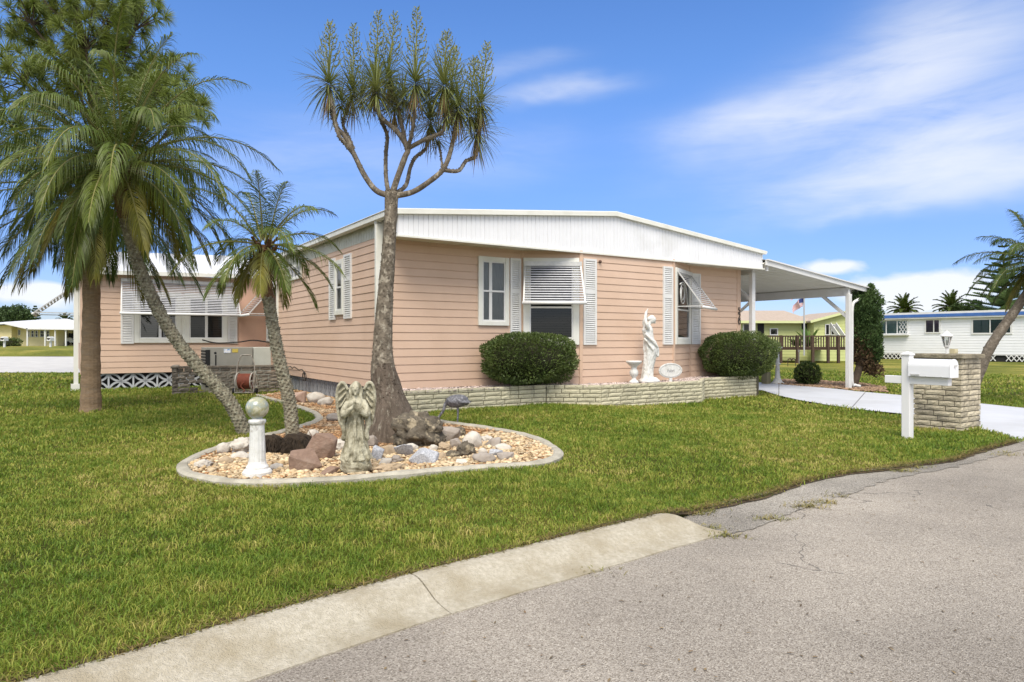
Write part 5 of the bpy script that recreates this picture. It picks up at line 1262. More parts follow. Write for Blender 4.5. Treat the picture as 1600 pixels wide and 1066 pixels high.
for sx in (-1, 1):
    x = sx*.22
    fr_.tube(catmull([(x, -.06, .03), (x*.98, -.03, .3), (x*.95, .04, .55), (x*.86, .06, .72), (x*.5, .07, .92)], 4), .014, 7)
    fr_.tube([(x, -.06, .03), (x, .26, .03), (x*.96, .05, .5)], .013, 6)
fr_.tube([(-.11, .07, .92), (.11, .07, .92)], .016, 8); fr_.tube([(-.22, -.06, .04), (.22, -.06, .04)], .02, 8); fr_.tube([(-.22, .26, .04), (.22, .26, .04)], .013, 8)
fr_.build('frame', mat('reel_frame', (.42, .39, .33), (.3, .27, .23), 15, .5, metal=.3), t, smooth_=True)
rl = MB()
for sx in (-1, 1):
    pts = [(sx*.17, .03+.2*math.cos(a), .30+.2*math.sin(a)) for a in [2*math.pi*i/24 for i in range(25)]]; rl.tube(pts, .014, 6, cap=False)
    for k in range(6): a = k*math.pi/3; rl.tube([(sx*.17, .03, .30), (sx*.17, .03+.2*math.cos(a), .30+.2*math.sin(a))], .008, 5)
rl.tube([(-.22, .03, .3), (.22, .03, .3)], .03, 8); rl.build('reel', mat('reel_plastic', (.55, .52, .46), (.45, .42, .36), 12, .5), t, smooth_=True)
hs = MB()
for lay, (r, nn) in enumerate([(.155, 13), (.175, 12)]):
    pts = []
    for i in range(nn*14): a = 2*math.pi*i/14; f = i/(nn*14); pts.append((-.145+.29*f, .03+r*math.cos(a), .30+r*math.sin(a)))
    hs.tube(pts, .0115, 6)
hs.tube(catmull([(.02, -.15, .28), (-.04, -.17, .2), (.05, -.17, .1), (.0, -.15, .06)], 5), .0115, 6)
hs.build('hose', mat('red_hose', (.30, .09, .05), (.22, .065, .04), 14, .5), t, smooth_=True)
wh = MB()
for sx in (-1, 1): wh.lathe([(.05, -.02), (.075, -.02), (.08, 0), (.075, .02), (.05, .02)], 18)
for sx in (-1, 1):
    w_ = MB(Matrix.Translation((sx*.26, .0, .075)) @ Matrix.Rotation(R(90), 4, 'Y')); w_.lathe([(.03, -.022), (.07, -.022), (.076, 0), (.07, .022), (.03, .022)], 18); w_.build('wheel', m_dark, t, smooth_=False)
t = thing('wall_hook', 'wrought iron rail with hanging rings low on the left wall', 'hook', uvw(-.03, 6.0, .5), HROT-R(90))
b = MB(); b.tube(catmull([(-.9, -.03, .08), (-.6, -.04, .1), (-.4, -.04, .06), (-.2, -.05, .1), (.2, -.05, .04), (.5, -.06, .06), (.72, -.07, 0)], 5), .012, 6)
for sx in (0, 1): b.tube([(.70+sx*.14+.07*math.cos(a), -.08, -.1+.09*math.sin(a)) for a in [2*math.pi*i/18 for i in range(19)]], .012, 6, cap=False)
b.tube([(.77, -.08, .02), (.77, -.08, -.02)], .02, 6); b.build('rail', mat('wrought_iron', (.06, .055, .05), rough=.5, metal=.5), t, smooth_=True)
# white lamp pedestal and post stub at the right corner of the house
PLm = gp(1215, 600, -.12); t = thing('lamp_pedestal', 'white tapering pedestal with moulded base at the corner of the mulch strip', 'pedestal', PLm)
b = MB(); b.lathe([(.20, 0), (.2, .04), (.15, .07), (.12, .12), (.085, .2), (.07, .32), (.06, .6), (.09, .63), (.09, .66), (.055, .68), (.05, 1.05), (.06, 1.1)], 20); b.build('shaft', m_whitestone, t, smooth_=True)
b = MB(); b.lathe([(.06, 1.1), (.14, 1.14), (.15, 1.18), (.10, 1.2)], 20); b.build('bowl', m_whitestone, t, smooth_=True)
WP = gp(1197, 600, -.12); b = MB(); b.box(-.1, -.1, -.05, .1, .1, .36); b.box(-.115, -.115, .36, .115, .115, .39); o = b.build('wooden_post', mat('khaki_wood', (.26, .24, .15), (.2, .18, .11), 6, .9, stretch=(1, 1, .2)), bevel=.01); o.location = WP; o.rotation_euler = (0, 0, HROT); tag(o, 'short khaki wooden post stub between the planter end and white pedestal', 'post')

# ------------------------------------------------------------------ neighbours
def simple_window(parent, M, x0, z0, x1, z1, fr=.06, mull=(), pane=None, back=None, name='window', rail=()):
    w = MB(M); ring(w, x0, z0, x1, z1, fr, -.06, .0)
    for q in mull: xx = x0+(x1-x0)*q; w.box(xx-.03, -.055, z0+fr, xx+.03, -.005, z1-fr)
    for q in rail: zz = z0+(z1-z0)*q; w.box(x0+fr, -.054, zz-.02, x1-fr, -.006, zz+.02)
    o = w.build(name, m_white, parent)
    g = MB(M); g.add([(x0+fr, -.035, z0+fr), (x1-fr, -.035, z0+fr), (x1-fr, -.035, z1-fr), (x0+fr, -.035, z1-fr)], [(0, 1, 2, 3)]); g.build('pane', pane or m_glass, o, fix=False)
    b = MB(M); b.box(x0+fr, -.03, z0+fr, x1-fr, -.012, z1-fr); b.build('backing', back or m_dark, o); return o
def clap(mb, x0, x1, z0, z1, ch=.2):
    z = z0
    while z < z1-.02:
        q = min(z+ch, z1); mb.add([(x0, -.018, z), (x1, -.018, z), (x1, -.002, q), (x0, -.002, q), (x0, 0, z), (x1, 0, z)], [(0, 1, 2, 3), (4, 5, 1, 0)]); z = q
def line_on(pa, pb, Ya, Yb):
    a, b = at(*pa, Ya), at(*pb, Yb); a.z = b.z = 0; return a, b, math.atan2(b.y-a.y, b.x-a.x), (b-a).length
# white house with the blue band
Ya, Yb_ = 48, 40; pa, pb, ang, LL = line_on((1372, 500), (1640, 500), Ya, Yb_)
gz = terrain(pa.x, pa.y)
t = thing('white_house', 'white clapboard mobile home with blue roof band and patterned skirting', 'house', pa+Vector((0, 0, gz)), ang)
hz = lambda py, Y=Ya: CAMH-(py-HY)/FPX*Y-gz
zt, zs = hz(500), hz(551)
m_ww = mat('white_house_siding', (.82, .83, .85), (.78, .79, .81), 2, .6); b = MB(); clap(b, 0, LL, zs, zt, .17); b.box(0, .002, zs, LL, 7, zt); b.build('wall', m_ww, t)
b = MB(); b.box(-.2, -.25, zt, LL+.2, 7.2, zt+.10); b.box(-.2, -.25, hz(494), LL+.2, 7.2, hz(490.5)); b.build('roof', m_white, t)
b = MB(); b.box(-.22, -.28, zt+.09, LL+.22, 7.22, hz(493.5)); b.build('blue_band', mat('blue_trim', (.06, .15, .42), (.05, .13, .36), 3, .5), t)
def at_x(px): # facade x for a photo column
    r = (px-CX)/FPX; d = Vector((math.cos(ang), math.sin(ang))); return (r*pa.y-pa.x)/(d.x-r*d.y)
lat = mat('white_diamond_lattice', (.72, .72, .72)); teal = mat('teal_drape', (.06, .13, .13), (.045, .1, .1), 3, .7); lil = mat('lilac_drape', (.13, .1, .17), (.09, .07, .12), 5, .7, stretch=(6, 1, .5)); ltl = mat('pale_drape', (.3, .4, .4), (.2, .3, .31), 3)
o = simple_window(t, None, at_x(1376), hz(523), at_x(1419), hz(500.5), .07, (.22, .62), back=ltl)
b = MB(); b.box(at_x(1376)-.05, -.3, hz(524.5), at_x(1421), .0, hz(522.5)); b.build('sill', m_white, o)
b = MB(); x0, x1, z0, z1 = at_x(1405), at_x(1417.5), hz(521.5), hz(502)
for i in range(-6, 8):
    q = .2*i
    for s in (1, -1):
        a_ = (x0+q, z0) if s > 0 else (x1-q, z0); b_ = (a_[0]+s*(z1-z0)*.6, z1)
        p0, p1 = Vector((a_[0], -.045, a_[1])), Vector((b_[0], -.045, b_[1]))
        ts = [k/10 for k in range(11) if x0 <= p0.lerp(p1, k/10).x <= x1]
        if len(ts) > 1: b.beam(p0.lerp(p1, ts[0]), p0.lerp(p1, ts[-1]), .03, .02, (0, 1, 0))
b.build('diamond_grille', lat, o)
simple_window(t, None, at_x(1445), hz(522), at_x(1470), hz(500.5), .09, (.58,), back=lil)
simple_window(t, None, at_x(1518), hz(523, 44), at_x(1582), hz(498.5, 44), .1, (.47,), back=teal)
b = MB(); n = int(LL/.55)
for i in range(n):
    x = i*.55; z0, z1 = .0, zs-.06
    if i % 9 in (4, 8): continue
    b.beam((x, -.01, z0), (x+.275, -.01, z1), .05, .03, (0, 1, 0)); b.beam((x+.275, -.012, z1), (x+.55, -.012, z0), .05, .03, (0, 1, 0)); b.beam((x, -.014, z1), (x+.275, -.014, z0), .05, .03, (0, 1, 0)); b.beam((x+.275, -.016, z0), (x+.55, -.016, z1), .05, .03, (0, 1, 0))
b.box(0, -.02, zs-.07, LL, .05, zs-.01); b.build('skirting', m_white, t); b = MB(); b.box(0, .1, -.1, LL, .14, zs); b.build('void_sheet', m_void, t)  # dark sheet behind the lattice, coloured as the unlit crawl space
# lime green house
YG = 44; pa2 = at(1150, 540, YG); pa2.z = 0; gz2 = terrain(pa2.x, pa2.y)
t = thing('green_house', 'pale lime green clapboard house with a tan roof behind the wooden deck', 'house', pa2+Vector((0, 0, gz2)), R(2))
G = lambda px: (px-CX)/FPX*YG-pa2.x
GZ2 = lambda py: CAMH-(py-HY)/FPX*YG-gz2
m_gs = mat('lime_siding', (.56, .60, .27), (.52, .56, .24), 2, .7); b = MB(); x1 = G(1264)
clap(b, 0, x1, 0, GZ2(502.5), .2); b.box(0, .002, 0, x1, 8, GZ2(502.5))
# gabled bay, a little forward
gx0, gx1 = G(1263), G(1352); gm = G(1312)
b.M = Matrix.Translation((0, -.9, 0)); clap(b, gx0, gx1, 0, GZ2(501), .2); b.box(gx0, .002, 0, gx1, 3, GZ2(501)); b.plate([(gx0, GZ2(501)), (gx1, GZ2(501)), (gx1, GZ2(499)), (gm, GZ2(488)), (gx0, GZ2(500.5))], -.01, .05); b.build('wall', m_gs, t)
b = MB(); zr = GZ2(493); ze = GZ2(501.5)
b.add([(-.3, -.5, ze), (x1+.2, -.5, ze), (x1+.2, 4, zr+.5), (-.3, 4, zr+.5), (-.3, -.5, ze-.08), (x1+.2, -.5, ze-.08), (x1+.2, 4, zr+.42), (-.3, 4, zr+.42)], [(0, 1, 2, 3), (4, 7, 6, 5), (0, 4, 5, 1), (1, 5, 6, 2), (3, 2, 6, 7), (0, 3, 7, 4)])
zp = GZ2(487); 
for s, xe in ((-1, gx0-.35), (1, gx1+.3)):
    b.add([(gm, -1.2, zp), (xe, -1.2, ze-.02), (xe, 4, ze-.02), (gm, 4, zp), (gm, -1.2, zp-.1), (xe, -1.2, ze-.12), (xe, 4, ze-.12), (gm, 4, zp-.1)], [(0, 1, 2, 3), (4, 7, 6, 5), (0, 4, 5, 1), (1, 5, 6, 2), (2, 6, 7, 3)])
b.build('roof', mat('tan_shingle', (.44, .36, .29), (.37, .3, .24), 6, .9), t)
b = MB(); b.box(-.3, -.56, ze-.16, x1+.2, -.48, ze-.01); b.beam((gm, -1.24, zp-.06), (gx0-.38, -1.24, ze-.09), .05, .15); b.beam((gm, -1.24, zp-.06), (gx1+.33, -1.24, ze-.09), .05, .15); b.build('fascia', mat('lime_trim', (.62, .66, .35), (.58, .62, .32), 3), t)
simple_window(t, Matrix.Translation((0, -.02, 0)), G(1160), GZ2(524), G(1177), GZ2(505), .08); simple_window(t, Matrix.Translation((0, -.02, 0)), G(1203), GZ2(524), G(1216), GZ2(513), .06)
b = MB(); b.box(G(1184), -.05, .6, G(1194), .02, GZ2(505)); b.build('doorway', m_dark, t); b = MB(); b.box(G(1254), -.05, GZ2(515), G(1262), .02, GZ2(503)); b.build('side_window', m_dark, t)
for x in (1280, 1288.5):
    o = simple_window(t, Matrix.Translation((0, -.92, 0)), G(x), GZ2(524), G(x+7), GZ2(507), .05)
    b = MB(); b.beam(((G(x)+G(x+7))/2+.15, -1.0, GZ2(507.5)), ((G(x)+G(x+7))/2+.35, -1.7, GZ2(527)), .32, .04, (1, 0, 0)); 
    b.build('awning_shutter', m_white, o)
# deck with balusters
YD = 40; dz = lambda py: CAMH-(py-HY)/FPX*YD; DX = lambda px: (px-CX)/FPX*YD
gd = terrain(DX(1260), YD)
t = thing('wooden_deck', 'dark brown wooden deck railing with balusters in front of the green house', 'deck', (0, YD, 0)); m_wood = mat('dark_deck_wood', (.085, .055, .04), (.06, .04, .03), 5, .9)
xa, xb = DX(1192), DX(1322)
b = MB(); b.box(xa, 0, dz(547), xb, 3.5, dz(544)); b.build('deck_floor', m_wood, t)
b = MB(); b.box(xa, -.05, dz(526.5), xb, .06, dz(524.5)); b.box(xa, -.02, dz(544), xb, .03, dz(542)); b.build('rail', m_wood, t)
b = MB(); x = xa+.1
while x < xb: b.box(x, -.03, dz(543), x+.055, .02, dz(526)); x += .15
b.build('balusters', m_wood, t)
for px in (1199, 1220, 1246, 1270, 1294, 1310): b = MB(); x = DX(px); b.box(x-.07, -.07, gd-.1, x+.07, .07, dz(524)); b.build('post', m_wood, t)
# banana-like plants behind the rail
for (px, py, hgt, lab) in [(1262, 545, 1.3, 'larger lime broad-leaved plant behind the deck railing'), (1245, 545, .9, 'smaller lime broad-leaved plant left of the flagpole behind the railing')]:
    t = thing('broadleaf_plant', lab, 'plant', at(px, py, 41.2)); mb = MB()
    for k in range(26):
        a = k*2.4; el = R(random.uniform(25, 80)); d = Vector((math.cos(a)*math.cos(el), math.sin(a)*math.cos(el), math.sin(el))); mb.blade((0, 0, .1), d, d.cross(UP), hgt*random.uniform(.7, 1.25), .22, .25, 3)
    mb.build('leaves', m_lime, t, fix=False)
# flagpole
FP = at(1256.5, 553, 39); t = thing('flagpole', 'thin grey flagpole with a hanging striped flag in front of the deck', 'flagpole', FP)
zc = lambda py: CAMH-(py-HY)/FPX*39-FP.z
b = MB(); b.tube([(0, 0, -.1), (0, 0, zc(420))], .045, 8); b.build('pole', mat('grey_pole', (.45, .46, .48), metal=.3, rough=.5), t)
def flag(z0, z1, L_, kind):
    mb = MB(); nx_, nz_ = 16, 13; vs = []
    for i in range(nx_+1):
        for k in range(nz_+1):
            f = i/nx_; g = k/nz_; x = -f*L_*.75; z = z1+(z0-z1)*g-f*f*(z1-z0)*.9; vs.append((x-.05+.05*math.sin(f*9+g*3), .12*math.sin(f*8+g*2), z))
    for i in range(nx_):
        for k in range(nz_):
            q = [(i)*(nz_+1)+k, (i+1)*(nz_+1)+k, (i+1)*(nz_+1)+k+1, i*(nz_+1)+k+1]; mi = 2 if (i < 7 and k < 7) else (0 if k % 2 == 0 else 1)
            mb.add([vs[j] for j in q], [(0, 1, 2, 3)], mi)
    return mb.build('flag', [mat('flag_red', (.45, .05, .07)), mat('flag_white', (.75, .75, .75)), mat('flag_blue', (.04, .06, .2))], t, fix=False)
flag(zc(479), zc(466), .75, 0); flag(zc(463), zc(455), .9, 1)
# small iron stand and post in the yard
SP = gp(1240, 573, -.1); t = thing('plant_stand', 'small dark iron stand with a curled top on the neighbouring lawn', 'plant stand', SP); s = SP.y/FPX
b = MB()
for x in (-9, 3): b.tube([(x*s, 0, -.02), (x*s, 0, 11*s)], .02, 6)
b.tube(catmull([(-9*s, 0, 11*s), (-5*s, 0, 12.5*s), (-3*s, 0, 10*s), (-1*s, 0, 12.5*s), (3*s, 0, 11*s)], 4), .035, 6); b.build('frame', m_pinebark, t)
SP = gp(1248.5, 572, -.1); b = MB(); b.tube([(0, 0, -.1), (0, 0, 26*s)], .028, 7); b.box(-.05, -.03, 22*s, .05, .03, 26*s); o = b.build('stake', mat('grey_stake', (.2, .19, .17))); o.location = SP; tag(o, 'thin grey stake standing beside the small iron stand', 'stake')

# left: yellow house across the side street
YL = 74; pa3 = at(-40, 535, YL); pa3.z = 0; gz3 = CAMH-(540-HY)/FPX*YL
X3 = lambda px: (px-CX)/FPX*YL-pa3.x
Z3 = lambda py: CAMH-(py-HY)/FPX*YL-gz3
t = thing('yellow_house', 'pale yellow house with white roof and an open carport across the side street', 'house', pa3+Vector((0, 0, gz3)), 0)
m_ys = mat('yellow_stucco', (.78, .68, .38), (.72, .63, .35), 1, .8); b = MB(); b.box(X3(-40), 0, -.3, X3(18), 8, Z3(507)); b.plate([(X3(-40), Z3(507)), (X3(18), Z3(507)), (X3(14), Z3(506)), (X3(-10), Z3(510))], -.0, .1)
b.box(X3(18), .8, -.3, X3(82), 8, Z3(512)); b.box(X3(78), 5.5, -.3, X3(130), 6, Z3(513)); b.build('wall', m_ys, t)
b = MB()
for (x0, za, x1, zb) in [(-44, 508, 16, 505), (16, 505, 52, 513), (50, 513, 132, 514)]:
    b.add([(X3(x0), -.9, Z3(za)), (X3(x1), -.9, Z3(zb)), (X3(x1)+.4, 9, Z3(zb)+.8), (X3(x0), 9, Z3(za)+.8), (X3(x0), -.9, Z3(za)-.14), (X3(x1), -.9, Z3(zb)-.14), (X3(x1)+.4, 9, Z3(zb)+.66), (X3(x0), 9, Z3(za)+.66)], [(0, 1, 2, 3), (4, 7, 6, 5), (0, 4, 5, 1), (1, 5, 6, 2), (3, 2, 6, 7), (0, 3, 7, 4)])
b.build('roof', m_white, t)
for (x0, x1) in [(34, 39), (41, 46), (47.5, 52), (55, 62), (65, 70)]: simple_window(t, Matrix.Translation((0, .78, 0)), X3(x0), Z3(527), X3(x1), Z3(516), .06, rail=(.5,))
simple_window(t, Matrix.Translation((0, .78, 0)), X3(20.5), Z3(524), X3(24), Z3(515), .05)
for x in (49.5, 77, 92.5, 109, 123.5): b = MB(); b.box(X3(x)-.06, -.7, -.3, X3(x)+.06, -.58, Z3(514.5)); b.build('carport_post', m_white, t)
b = MB(); b.box(X3(112), 5.3, 0, X3(123), 5.49, Z3(516)); b.build('carport_screen', m_dark, t)
t = thing('golf_cart', 'small white golf cart parked under the yellow house carport', 'golf cart', (pa3.x+X3(98), YL+2.5, gz3+.02)); b = MB()
b.plate([(-1.1, .3), (1.0, .3), (1.1, .6), (.7, .75), (.1, .55), (-.3, .55), (-.4, .85), (-1.1, .8)], -.5, .5); b.build('body', m_white, t, bevel=.03)
b = MB(); b.box(-.9, -.5, 1.75, .7, .5, 1.82); b.build('canopy', m_white, t)
b = MB()
for x, y in ((-.85, -.45), (-.85, .45), (.6, -.45), (.6, .45)): b.tube([(x, y, .7), (x*.95, y, 1.78)], .025, 6)
b.build('frame', m_dark, t); b = MB(); b.box(-.6, -.45, .8, .0, .45, .95); b.box(-.7, -.45, .9, -.55, .45, 1.35); b.build('seat', m_dark, t)
for x, y in ((-.75, -.5), (-.75, .5), (.75, -.5), (.75, .5)):
    w_ = MB(Matrix.Translation((x, y, .22)) @ Matrix.Rotation(R(90), 4, 'X')); w_.lathe([(.1, -.09), (.2, -.09), (.22, 0), (.2, .09), (.1, .09)], 14); w_.build('wheel', m_dark, t)
for (px, lab) in [(7, 'small white mailbox on a post beside the far dark hedge'), (79, 'small white mailbox on a post before the yellow house carport')]:
    P = at(px, 541, 62); t = thing('small_mailbox', lab, 'mailbox', P); b = MB(); b.box(-.07, -.07, -.3, .07, .07, .5); b.build('post', m_white, t); b = MB(); b.box(-.16, -.28, .48, .16, .28, .74); b.tube([(0, -.28, .72), (0, .28, .72)], .16, 10); b.build('box', m_white, t)
t = thing('clipped_hedge', 'low dark clipped hedge at the foot of the yellow house', 'hedge', at(14, 541, 69)); leaf_cloud(1500, ellip_surf(0, 0, .3, 1.1, .6, .5, .6, .1, 3), .16, m_shrub, 'foliage', t)
c = MB(); c.ball((0, 0, .3), .95, .5, .42, 14, 8); c.build('twig_mass', m_shrubcore, t)
# grassy bank before the yellow lawn
bk_ = MB(); vs = []; fs = []
for i in range(60):
    x = -75+i*1.1; 
    for j, (y, z) in enumerate(((48.6, .14), (49.6, .2), (51, .55), (54, .62), (60, .68), (80, .72), (110, .7))): vs.append((x, y+.3*noise.noise(Vector((x*.3, j, 0))), z+.06*noise.noise(Vector((x*.5, y, 1)))))
for i in range(59):
    for j in range(6): fs.append((i*7+j, (i+1)*7+j, (i+1)*7+j+1, i*7+j+1))
bk_.add(vs, fs); bk_.build('bank', m_turf, fix=False, smooth_=True, kind='structure')

# far trees
def tree(name, label, px, py_base, py_top, wpx, Y, kind, group='trees beyond the houses', seed=1):
    random.seed(seed); b0 = at(px, py_base, Y); b0.z = min(.6, terrain(b0.x, b0.y)); H = CAMH-(py_top-HY)/FPX*Y-b0.z; W = wpx*Y/FPX
    t = thing(name, label, 'tree', b0, 0, group); m_ = MB(); m_.tube([(0, 0, -.2), (.1, 0, H*.5), (0, 0, H*.85)], [W*.04+.08, W*.03+.05, .03], 8)
    if kind == 'round':
        for k in range(7): a = k*.9; m_.tube([(0, 0, H*.3), (math.cos(a)*W*.25, math.sin(a)*W*.25, H*.6), (math.cos(a)*W*.38, math.sin(a)*W*.38, H*.72)], [.1, .06, .03], 5)
        m_.build('trunk', m_pinebark, t); Ps, Ns = [], []
        for k in range(22):
            a = random.uniform(0, 6.28); r = W*.38*random.random()**.5; z = H*random.uniform(.38, .86); s = W*random.uniform(.1, .2)
            p, nn = ellip_surf(math.cos(a)*r, math.sin(a)*r, z, s, s, s*.75, .5, .25, 2, k)(620); Ps.append(p); Ns.append(nn)
        Ps = np.concatenate(Ps); Ns = np.concatenate(Ns); leaf_cloud(len(Ps), lambda q: (Ps, Ns), W*.045, m_leaf, 'crown', t, .6, .3, 1)
    elif kind == 'conifer':
        m_.build('trunk', m_pinebark, t); mb = MB(); nl = 15
        for l in range(nl):
            z = H*(.12+.86*l/nl); r = W*.5*(1-(l/nl)**1.3)+.1
            for k in range(7):
                a = k*.9+l*.4; d = Vector((math.cos(a), math.sin(a), .22)); 
                for j in range(16):
                    q = Vector((0, 0, z))+d*r*(j+1)/16
                    for s in (-1, 1):
                        sd = Vector((-d.y, d.x, 0))*s+d*.5+Vector((0, 0, .25)); mb.blade(q, sd, UP, r*.32*(1-.55*j/16), .16*Y/60, .15, 2)
        mb.build('crown', m_juniper, t, fix=False)
    elif kind == 'datepalm':
        m_.build('trunk', m_pinebark, t); random.seed(seed)
        for k in range(34):
            el = R(85-115*(k/34)**.8); az = k*2.4; frond(t, Vector((0, 0, H*.72)), az, el, W*.52, 1.0, 24, W*.13, .1*Y/70, m_frond2, .2)
    return t
tree('distant_tree', 'broad green tree at the far left behind the yellow house', 22, 540, 478, 84, 105, 'round', seed=2)
tree('distant_tree', 'narrow irregular tree right of the broad tree behind the yellow house', 55, 540, 474, 26, 100, 'conifer', seed=3)
tree('distant_palm', 'small palm showing above the yellow house carport roof', 102, 540, 486, 26, 95, 'datepalm', seed=4)
tree('date_palm', 'stiff-fronded palm top showing above the left end of the white house roof', 1413, 545, 459, 52, 66, 'datepalm', seed=5)
tree('date_palm', 'stiff-fronded palm top showing above the middle of the white house roof', 1487, 545, 455, 56, 64, 'datepalm', seed=6)
tree('tiered_conifer', 'dark tiered conifer behind the white house and the bent palm', 1568, 545, 372, 130, 60, 'conifer', seed=7)
tree('distant_tree', 'low dark rounded tree behind the white house between palm and conifer', 1520, 545, 462, 60, 62, 'round', seed=8)
tree('distant_tree', 'small dark treetop beyond the green house seen past the carport brace', 1166, 545, 486, 18, 80, 'round', seed=9)

# ------------------------------------------------------------------ turf blades
def lawn():
    ex = [road_poly, drive_poly, bed_poly, planter_poly, house_poly, street_poly, mulch_poly]
    pil = [tuple(uvw_pil) for uvw_pil in []]
    rings = [(1.5, 4.2, 7600, .0044, .036), (4.2, 6.5, 4800, .0058, .038), (6.5, 9.5, 2700, .008, .042), (9.5, 14, 1300, .0115, .054), (14, 21, 420, .017, .068), (21, 34, 110, .032, .08)]
    allV, allF, base = [], [], 0
    for r0, r1, dens, w, h in rings:
        A = math.pi*(r1*r1-r0*r0); spread = R(52); n = int(dens*A*spread*2/(2*math.pi))
        r = np.sqrt(rng.uniform(r0*r0, r1*r1, n)); a = rng.uniform(-spread, spread, n); x = r*np.sin(a); y = r*np.cos(a)
        keep = np.ones(n, bool)
        # ragged overhang at the paved edges
        ox = x+rng.normal(0, .025, n); oy = y+rng.normal(0, .025, n)
        for p in ex: keep &= ~inpoly(ox, oy, p)
        x, y = x[keep], y[keep]; n = len(x)
        z = terrain_np(x, y)+.012*np.sin(x*2.1+y*.7)*np.sin(y*1.7)*(y < 30)-.012
        # patchy growth height
        g = np.array([noise.noise(Vector((a_*.9, b_*.9, 0)))+.9*noise.noise(Vector((a_*5.5, b_*5.5, 4))) for a_, b_ in zip(x, y)]) if n < 400000 else np.zeros(n)
        H = h*np.clip(1+.42*g, .35, 2)*rng.uniform(.55, 1.25, n); W = w*rng.uniform(.7, 1.3, n)
        az = rng.uniform(0, 2*np.pi, n); ln = np.abs(rng.normal(.75, .45, n)); dx, dy = np.cos(az), np.sin(az); sx, sy = -dy, dx
        fa = rng.uniform(0, 2*np.pi, n); sx, sy = np.cos(fa), np.sin(fa)
        b0 = np.stack([x-sx*W/2, y-sy*W/2, z], -1); b1 = np.stack([x+sx*W/2, y+sy*W/2, z], -1)
        mx_, my_, mz = x+dx*H*ln*.35, y+dy*H*ln*.35, z+H*.62
        m0 = np.stack([mx_-sx*W*.42, my_-sy*W*.42, mz], -1); m1 = np.stack([mx_+sx*W*.42, my_+sy*W*.42, mz], -1)
        tp = np.stack([x+dx*H*ln*1.1, y+dy*H*ln*1.1, z+H*(1-.28*ln)], -1)
        V = np.stack([b0, b1, m1, m0, tp], 1).reshape(-1, 3); i = np.arange(n)*5+base
        allV.append(V); allF.append((np.stack([i, i+1, i+2, i+3], -1), np.stack([i+3, i+2, i+4], -1))); base += len(V)
    V = np.concatenate(allV); F4 = np.concatenate([f[0] for f in allF]); F3 = np.concatenate([f[1] for f in allF])
    mt = bpy.data.materials.new('turf_blade'); mt.use_nodes = True; N = mt.node_tree.nodes; L = mt.node_tree.links; b = N['Principled BSDF']; b.inputs['Roughness'].default_value = .55; b.inputs['Specular IOR Level'].default_value = .3
    g = N.new('ShaderNodeNewGeometry')
    def nz(s, d=5):
        t = N.new('ShaderNodeTexNoise'); t.inputs['Scale'].default_value = s; t.inputs['Detail'].default_value = d; L.new(g.outputs['Position'], t.inputs['Vector']); return t.outputs['Fac']
    ad = N.new('ShaderNodeMath'); ad.operation = 'MULTIPLY_ADD'; L.new(g.outputs['Random Per Island'], ad.inputs[0]); ad.inputs[1].default_value = .40; 
    a2 = N.new('ShaderNodeMath'); a2.operation = 'MULTIPLY_ADD'; L.new(nz(.42, 3), a2.inputs[0]); a2.inputs[1].default_value = .9; L.new(nz(4.2, 5), a2.inputs[2])
    a3 = N.new('ShaderNodeMath'); a3.operation = 'SUBTRACT'; L.new(a2.outputs[0], a3.inputs[0]); a3.inputs[1].default_value = .545; L.new(a3.outputs[0], ad.inputs[2])
    r = N.new('ShaderNodeValToRGB'); e = r.color_ramp.elements; e[0].position = .18; e[0].color = (.085, .16, .016, 1); e[1].position = .97; e[1].color = (.60, .50, .19, 1)
    for p, c in ((.42, (.15, .235, .026)), (.64, (.255, .315, .042)), (.82, (.41, .39, .085))): q = e.new(p); q.color = (*c, 1)
    L.new(ad.outputs[0], r.inputs[0]); L.new(r.outputs[0], b.inputs['Base Color'])
    tr = N.new('ShaderNodeBsdfTranslucent'); L.new(r.outputs[0], tr.inputs[0]); ms = N.new('ShaderNodeMixShader'); ms.inputs[0].default_value = .35; L.new(b.outputs[0], ms.inputs[1]); L.new(tr.outputs[0], ms.inputs[2]); L.new(ms.outputs[0], N['Material Output'].inputs[0])
    numpy_mesh('lawn', V, [F4, F3], mt, 'stuff')
lawn()
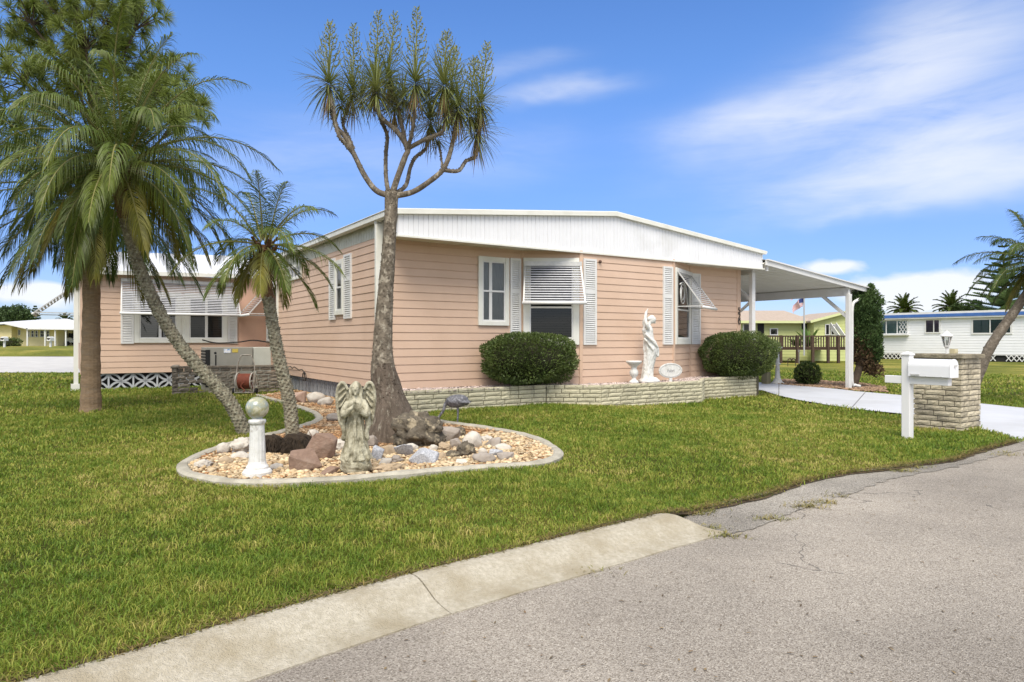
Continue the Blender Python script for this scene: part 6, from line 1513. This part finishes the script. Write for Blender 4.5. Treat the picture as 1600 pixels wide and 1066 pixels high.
def turf_edge():
    pts = kt+[Vector((p.x, p.y, 0)) for p in catmull([Vector((q.x, q.y, 0)) for q in lawn_edge], 6)]
    sm = MB(); vs = []; fs = []; th = MB(); random.seed(6)
    for i, p in enumerate(pts):
        d = (pts[min(len(pts)-1, i+1)]-pts[max(0, i-1)]).normalized(); nr = Vector((-d.y, d.x, 0)); kerbed = i < len(kt); w = (.05 if kerbed else .03)+.02*noise.noise(p*5)
        zz = (.0 if kerbed else -.075); q = p+nr*w; q2 = p-nr*(.012 if kerbed else .035+.03*noise.noise(p*7))
        vs += [(q.x, q.y, terrain(q.x, q.y)+.004), (q2.x, q2.y, zz-.004 if kerbed else RZ+.014)]
        if i: fs.append((2*i-2, 2*i-1, 2*i+1, 2*i))
        if p.y < 1.6: continue
        L_ = (pts[min(len(pts)-1, i+1)]-p).length
        for k in range(int(L_*520)):
            g = p+d*random.uniform(0, L_)+nr*(abs(random.gauss(0, .05))-.018); a = random.uniform(0, 6.28); v = Vector((math.cos(a), math.sin(a), random.uniform(-.15, .7)))
            th.blade((g.x, g.y, (terrain(g.x, g.y) if kerbed else -.07)+.004), v, v.cross(UP), random.uniform(.025, .06), .0045*(1+g.y*.08), .3, 2)
    sm.add(vs, fs); sm.build('soil_edge', mat('edge_soil', (.085, .06, .035), (.15, .11, .06), 18, .95, 1, 60), fix=False, kind='structure')
    th.build('thatch', mat('dry_thatch', (.20, .145, .05), (.13, .12, .03), 6, .8, isl=.45, trans=.2), fix=False, kind='stuff')
turf_edge()
# weeds in the road edge and kerb joints
random.seed(3); wm = MB()
for (px, py, n, s) in [(1128, 838, 26, .05), (1108, 826, 18, .05), (1258, 793, 30, .06), (1282, 786, 20, .06), (1202, 812, 26, .05), (1302, 776, 10, .05), (918, 893, 16, .04), (1408, 737, 30, .06), (1430, 732, 20, .06), (1575, 712, 14, .06), (1565, 708, 10, .06), (1085, 805, 26, .06), (1100, 800, 20, .06)]:
    c = gp(px, py, RZ)
    for k in range(n*4):
        a = random.uniform(0, 6.28); q = c+Vector((random.gauss(0, .085), random.gauss(0, .035), 0)); d = Vector((math.cos(a), math.sin(a), random.uniform(.3, 1.2))); wm.blade(q, d, d.cross(UP), s*random.uniform(.6, 1.4), .006, .5, 2)
wm.build('weeds', mat('weed_leaf', (.16, .17, .04), (.26, .2, .07), 8, .7, isl=.3), fix=False, kind='stuff')

# dead leaf scraps on the paving
random.seed(9); lm_ = MB()
for k in range(320):
    px, py = random.uniform(420, 1600), random.uniform(720, 1066)
    if k % 3 == 0: px, py = random.uniform(1080, 1560), random.uniform(715, 830)
    q = gp(px, py, RZ+.006)
    if not inpoly(np.array([q.x]), np.array([q.y]), road_poly)[0] or (q-kedge[0]).length < .3: continue
    x_, y_ = q.x, q.y
    if any((Vector((x_, y_, 0))-Vector((p.x, p.y, 0))).length < .48 for p in kt): continue
    a = random.uniform(0, 6.28); d = Vector((math.cos(a), math.sin(a), random.uniform(.0, .25))); lm_.blade(q, d, d.cross(UP), random.uniform(.012, .034), random.uniform(.006, .012), .3, 2)
lm_.build('leaf_litter', mat('litter', (.13, .085, .05), (.2, .15, .08), 9, .9, isl=.5), fix=False, kind='stuff')
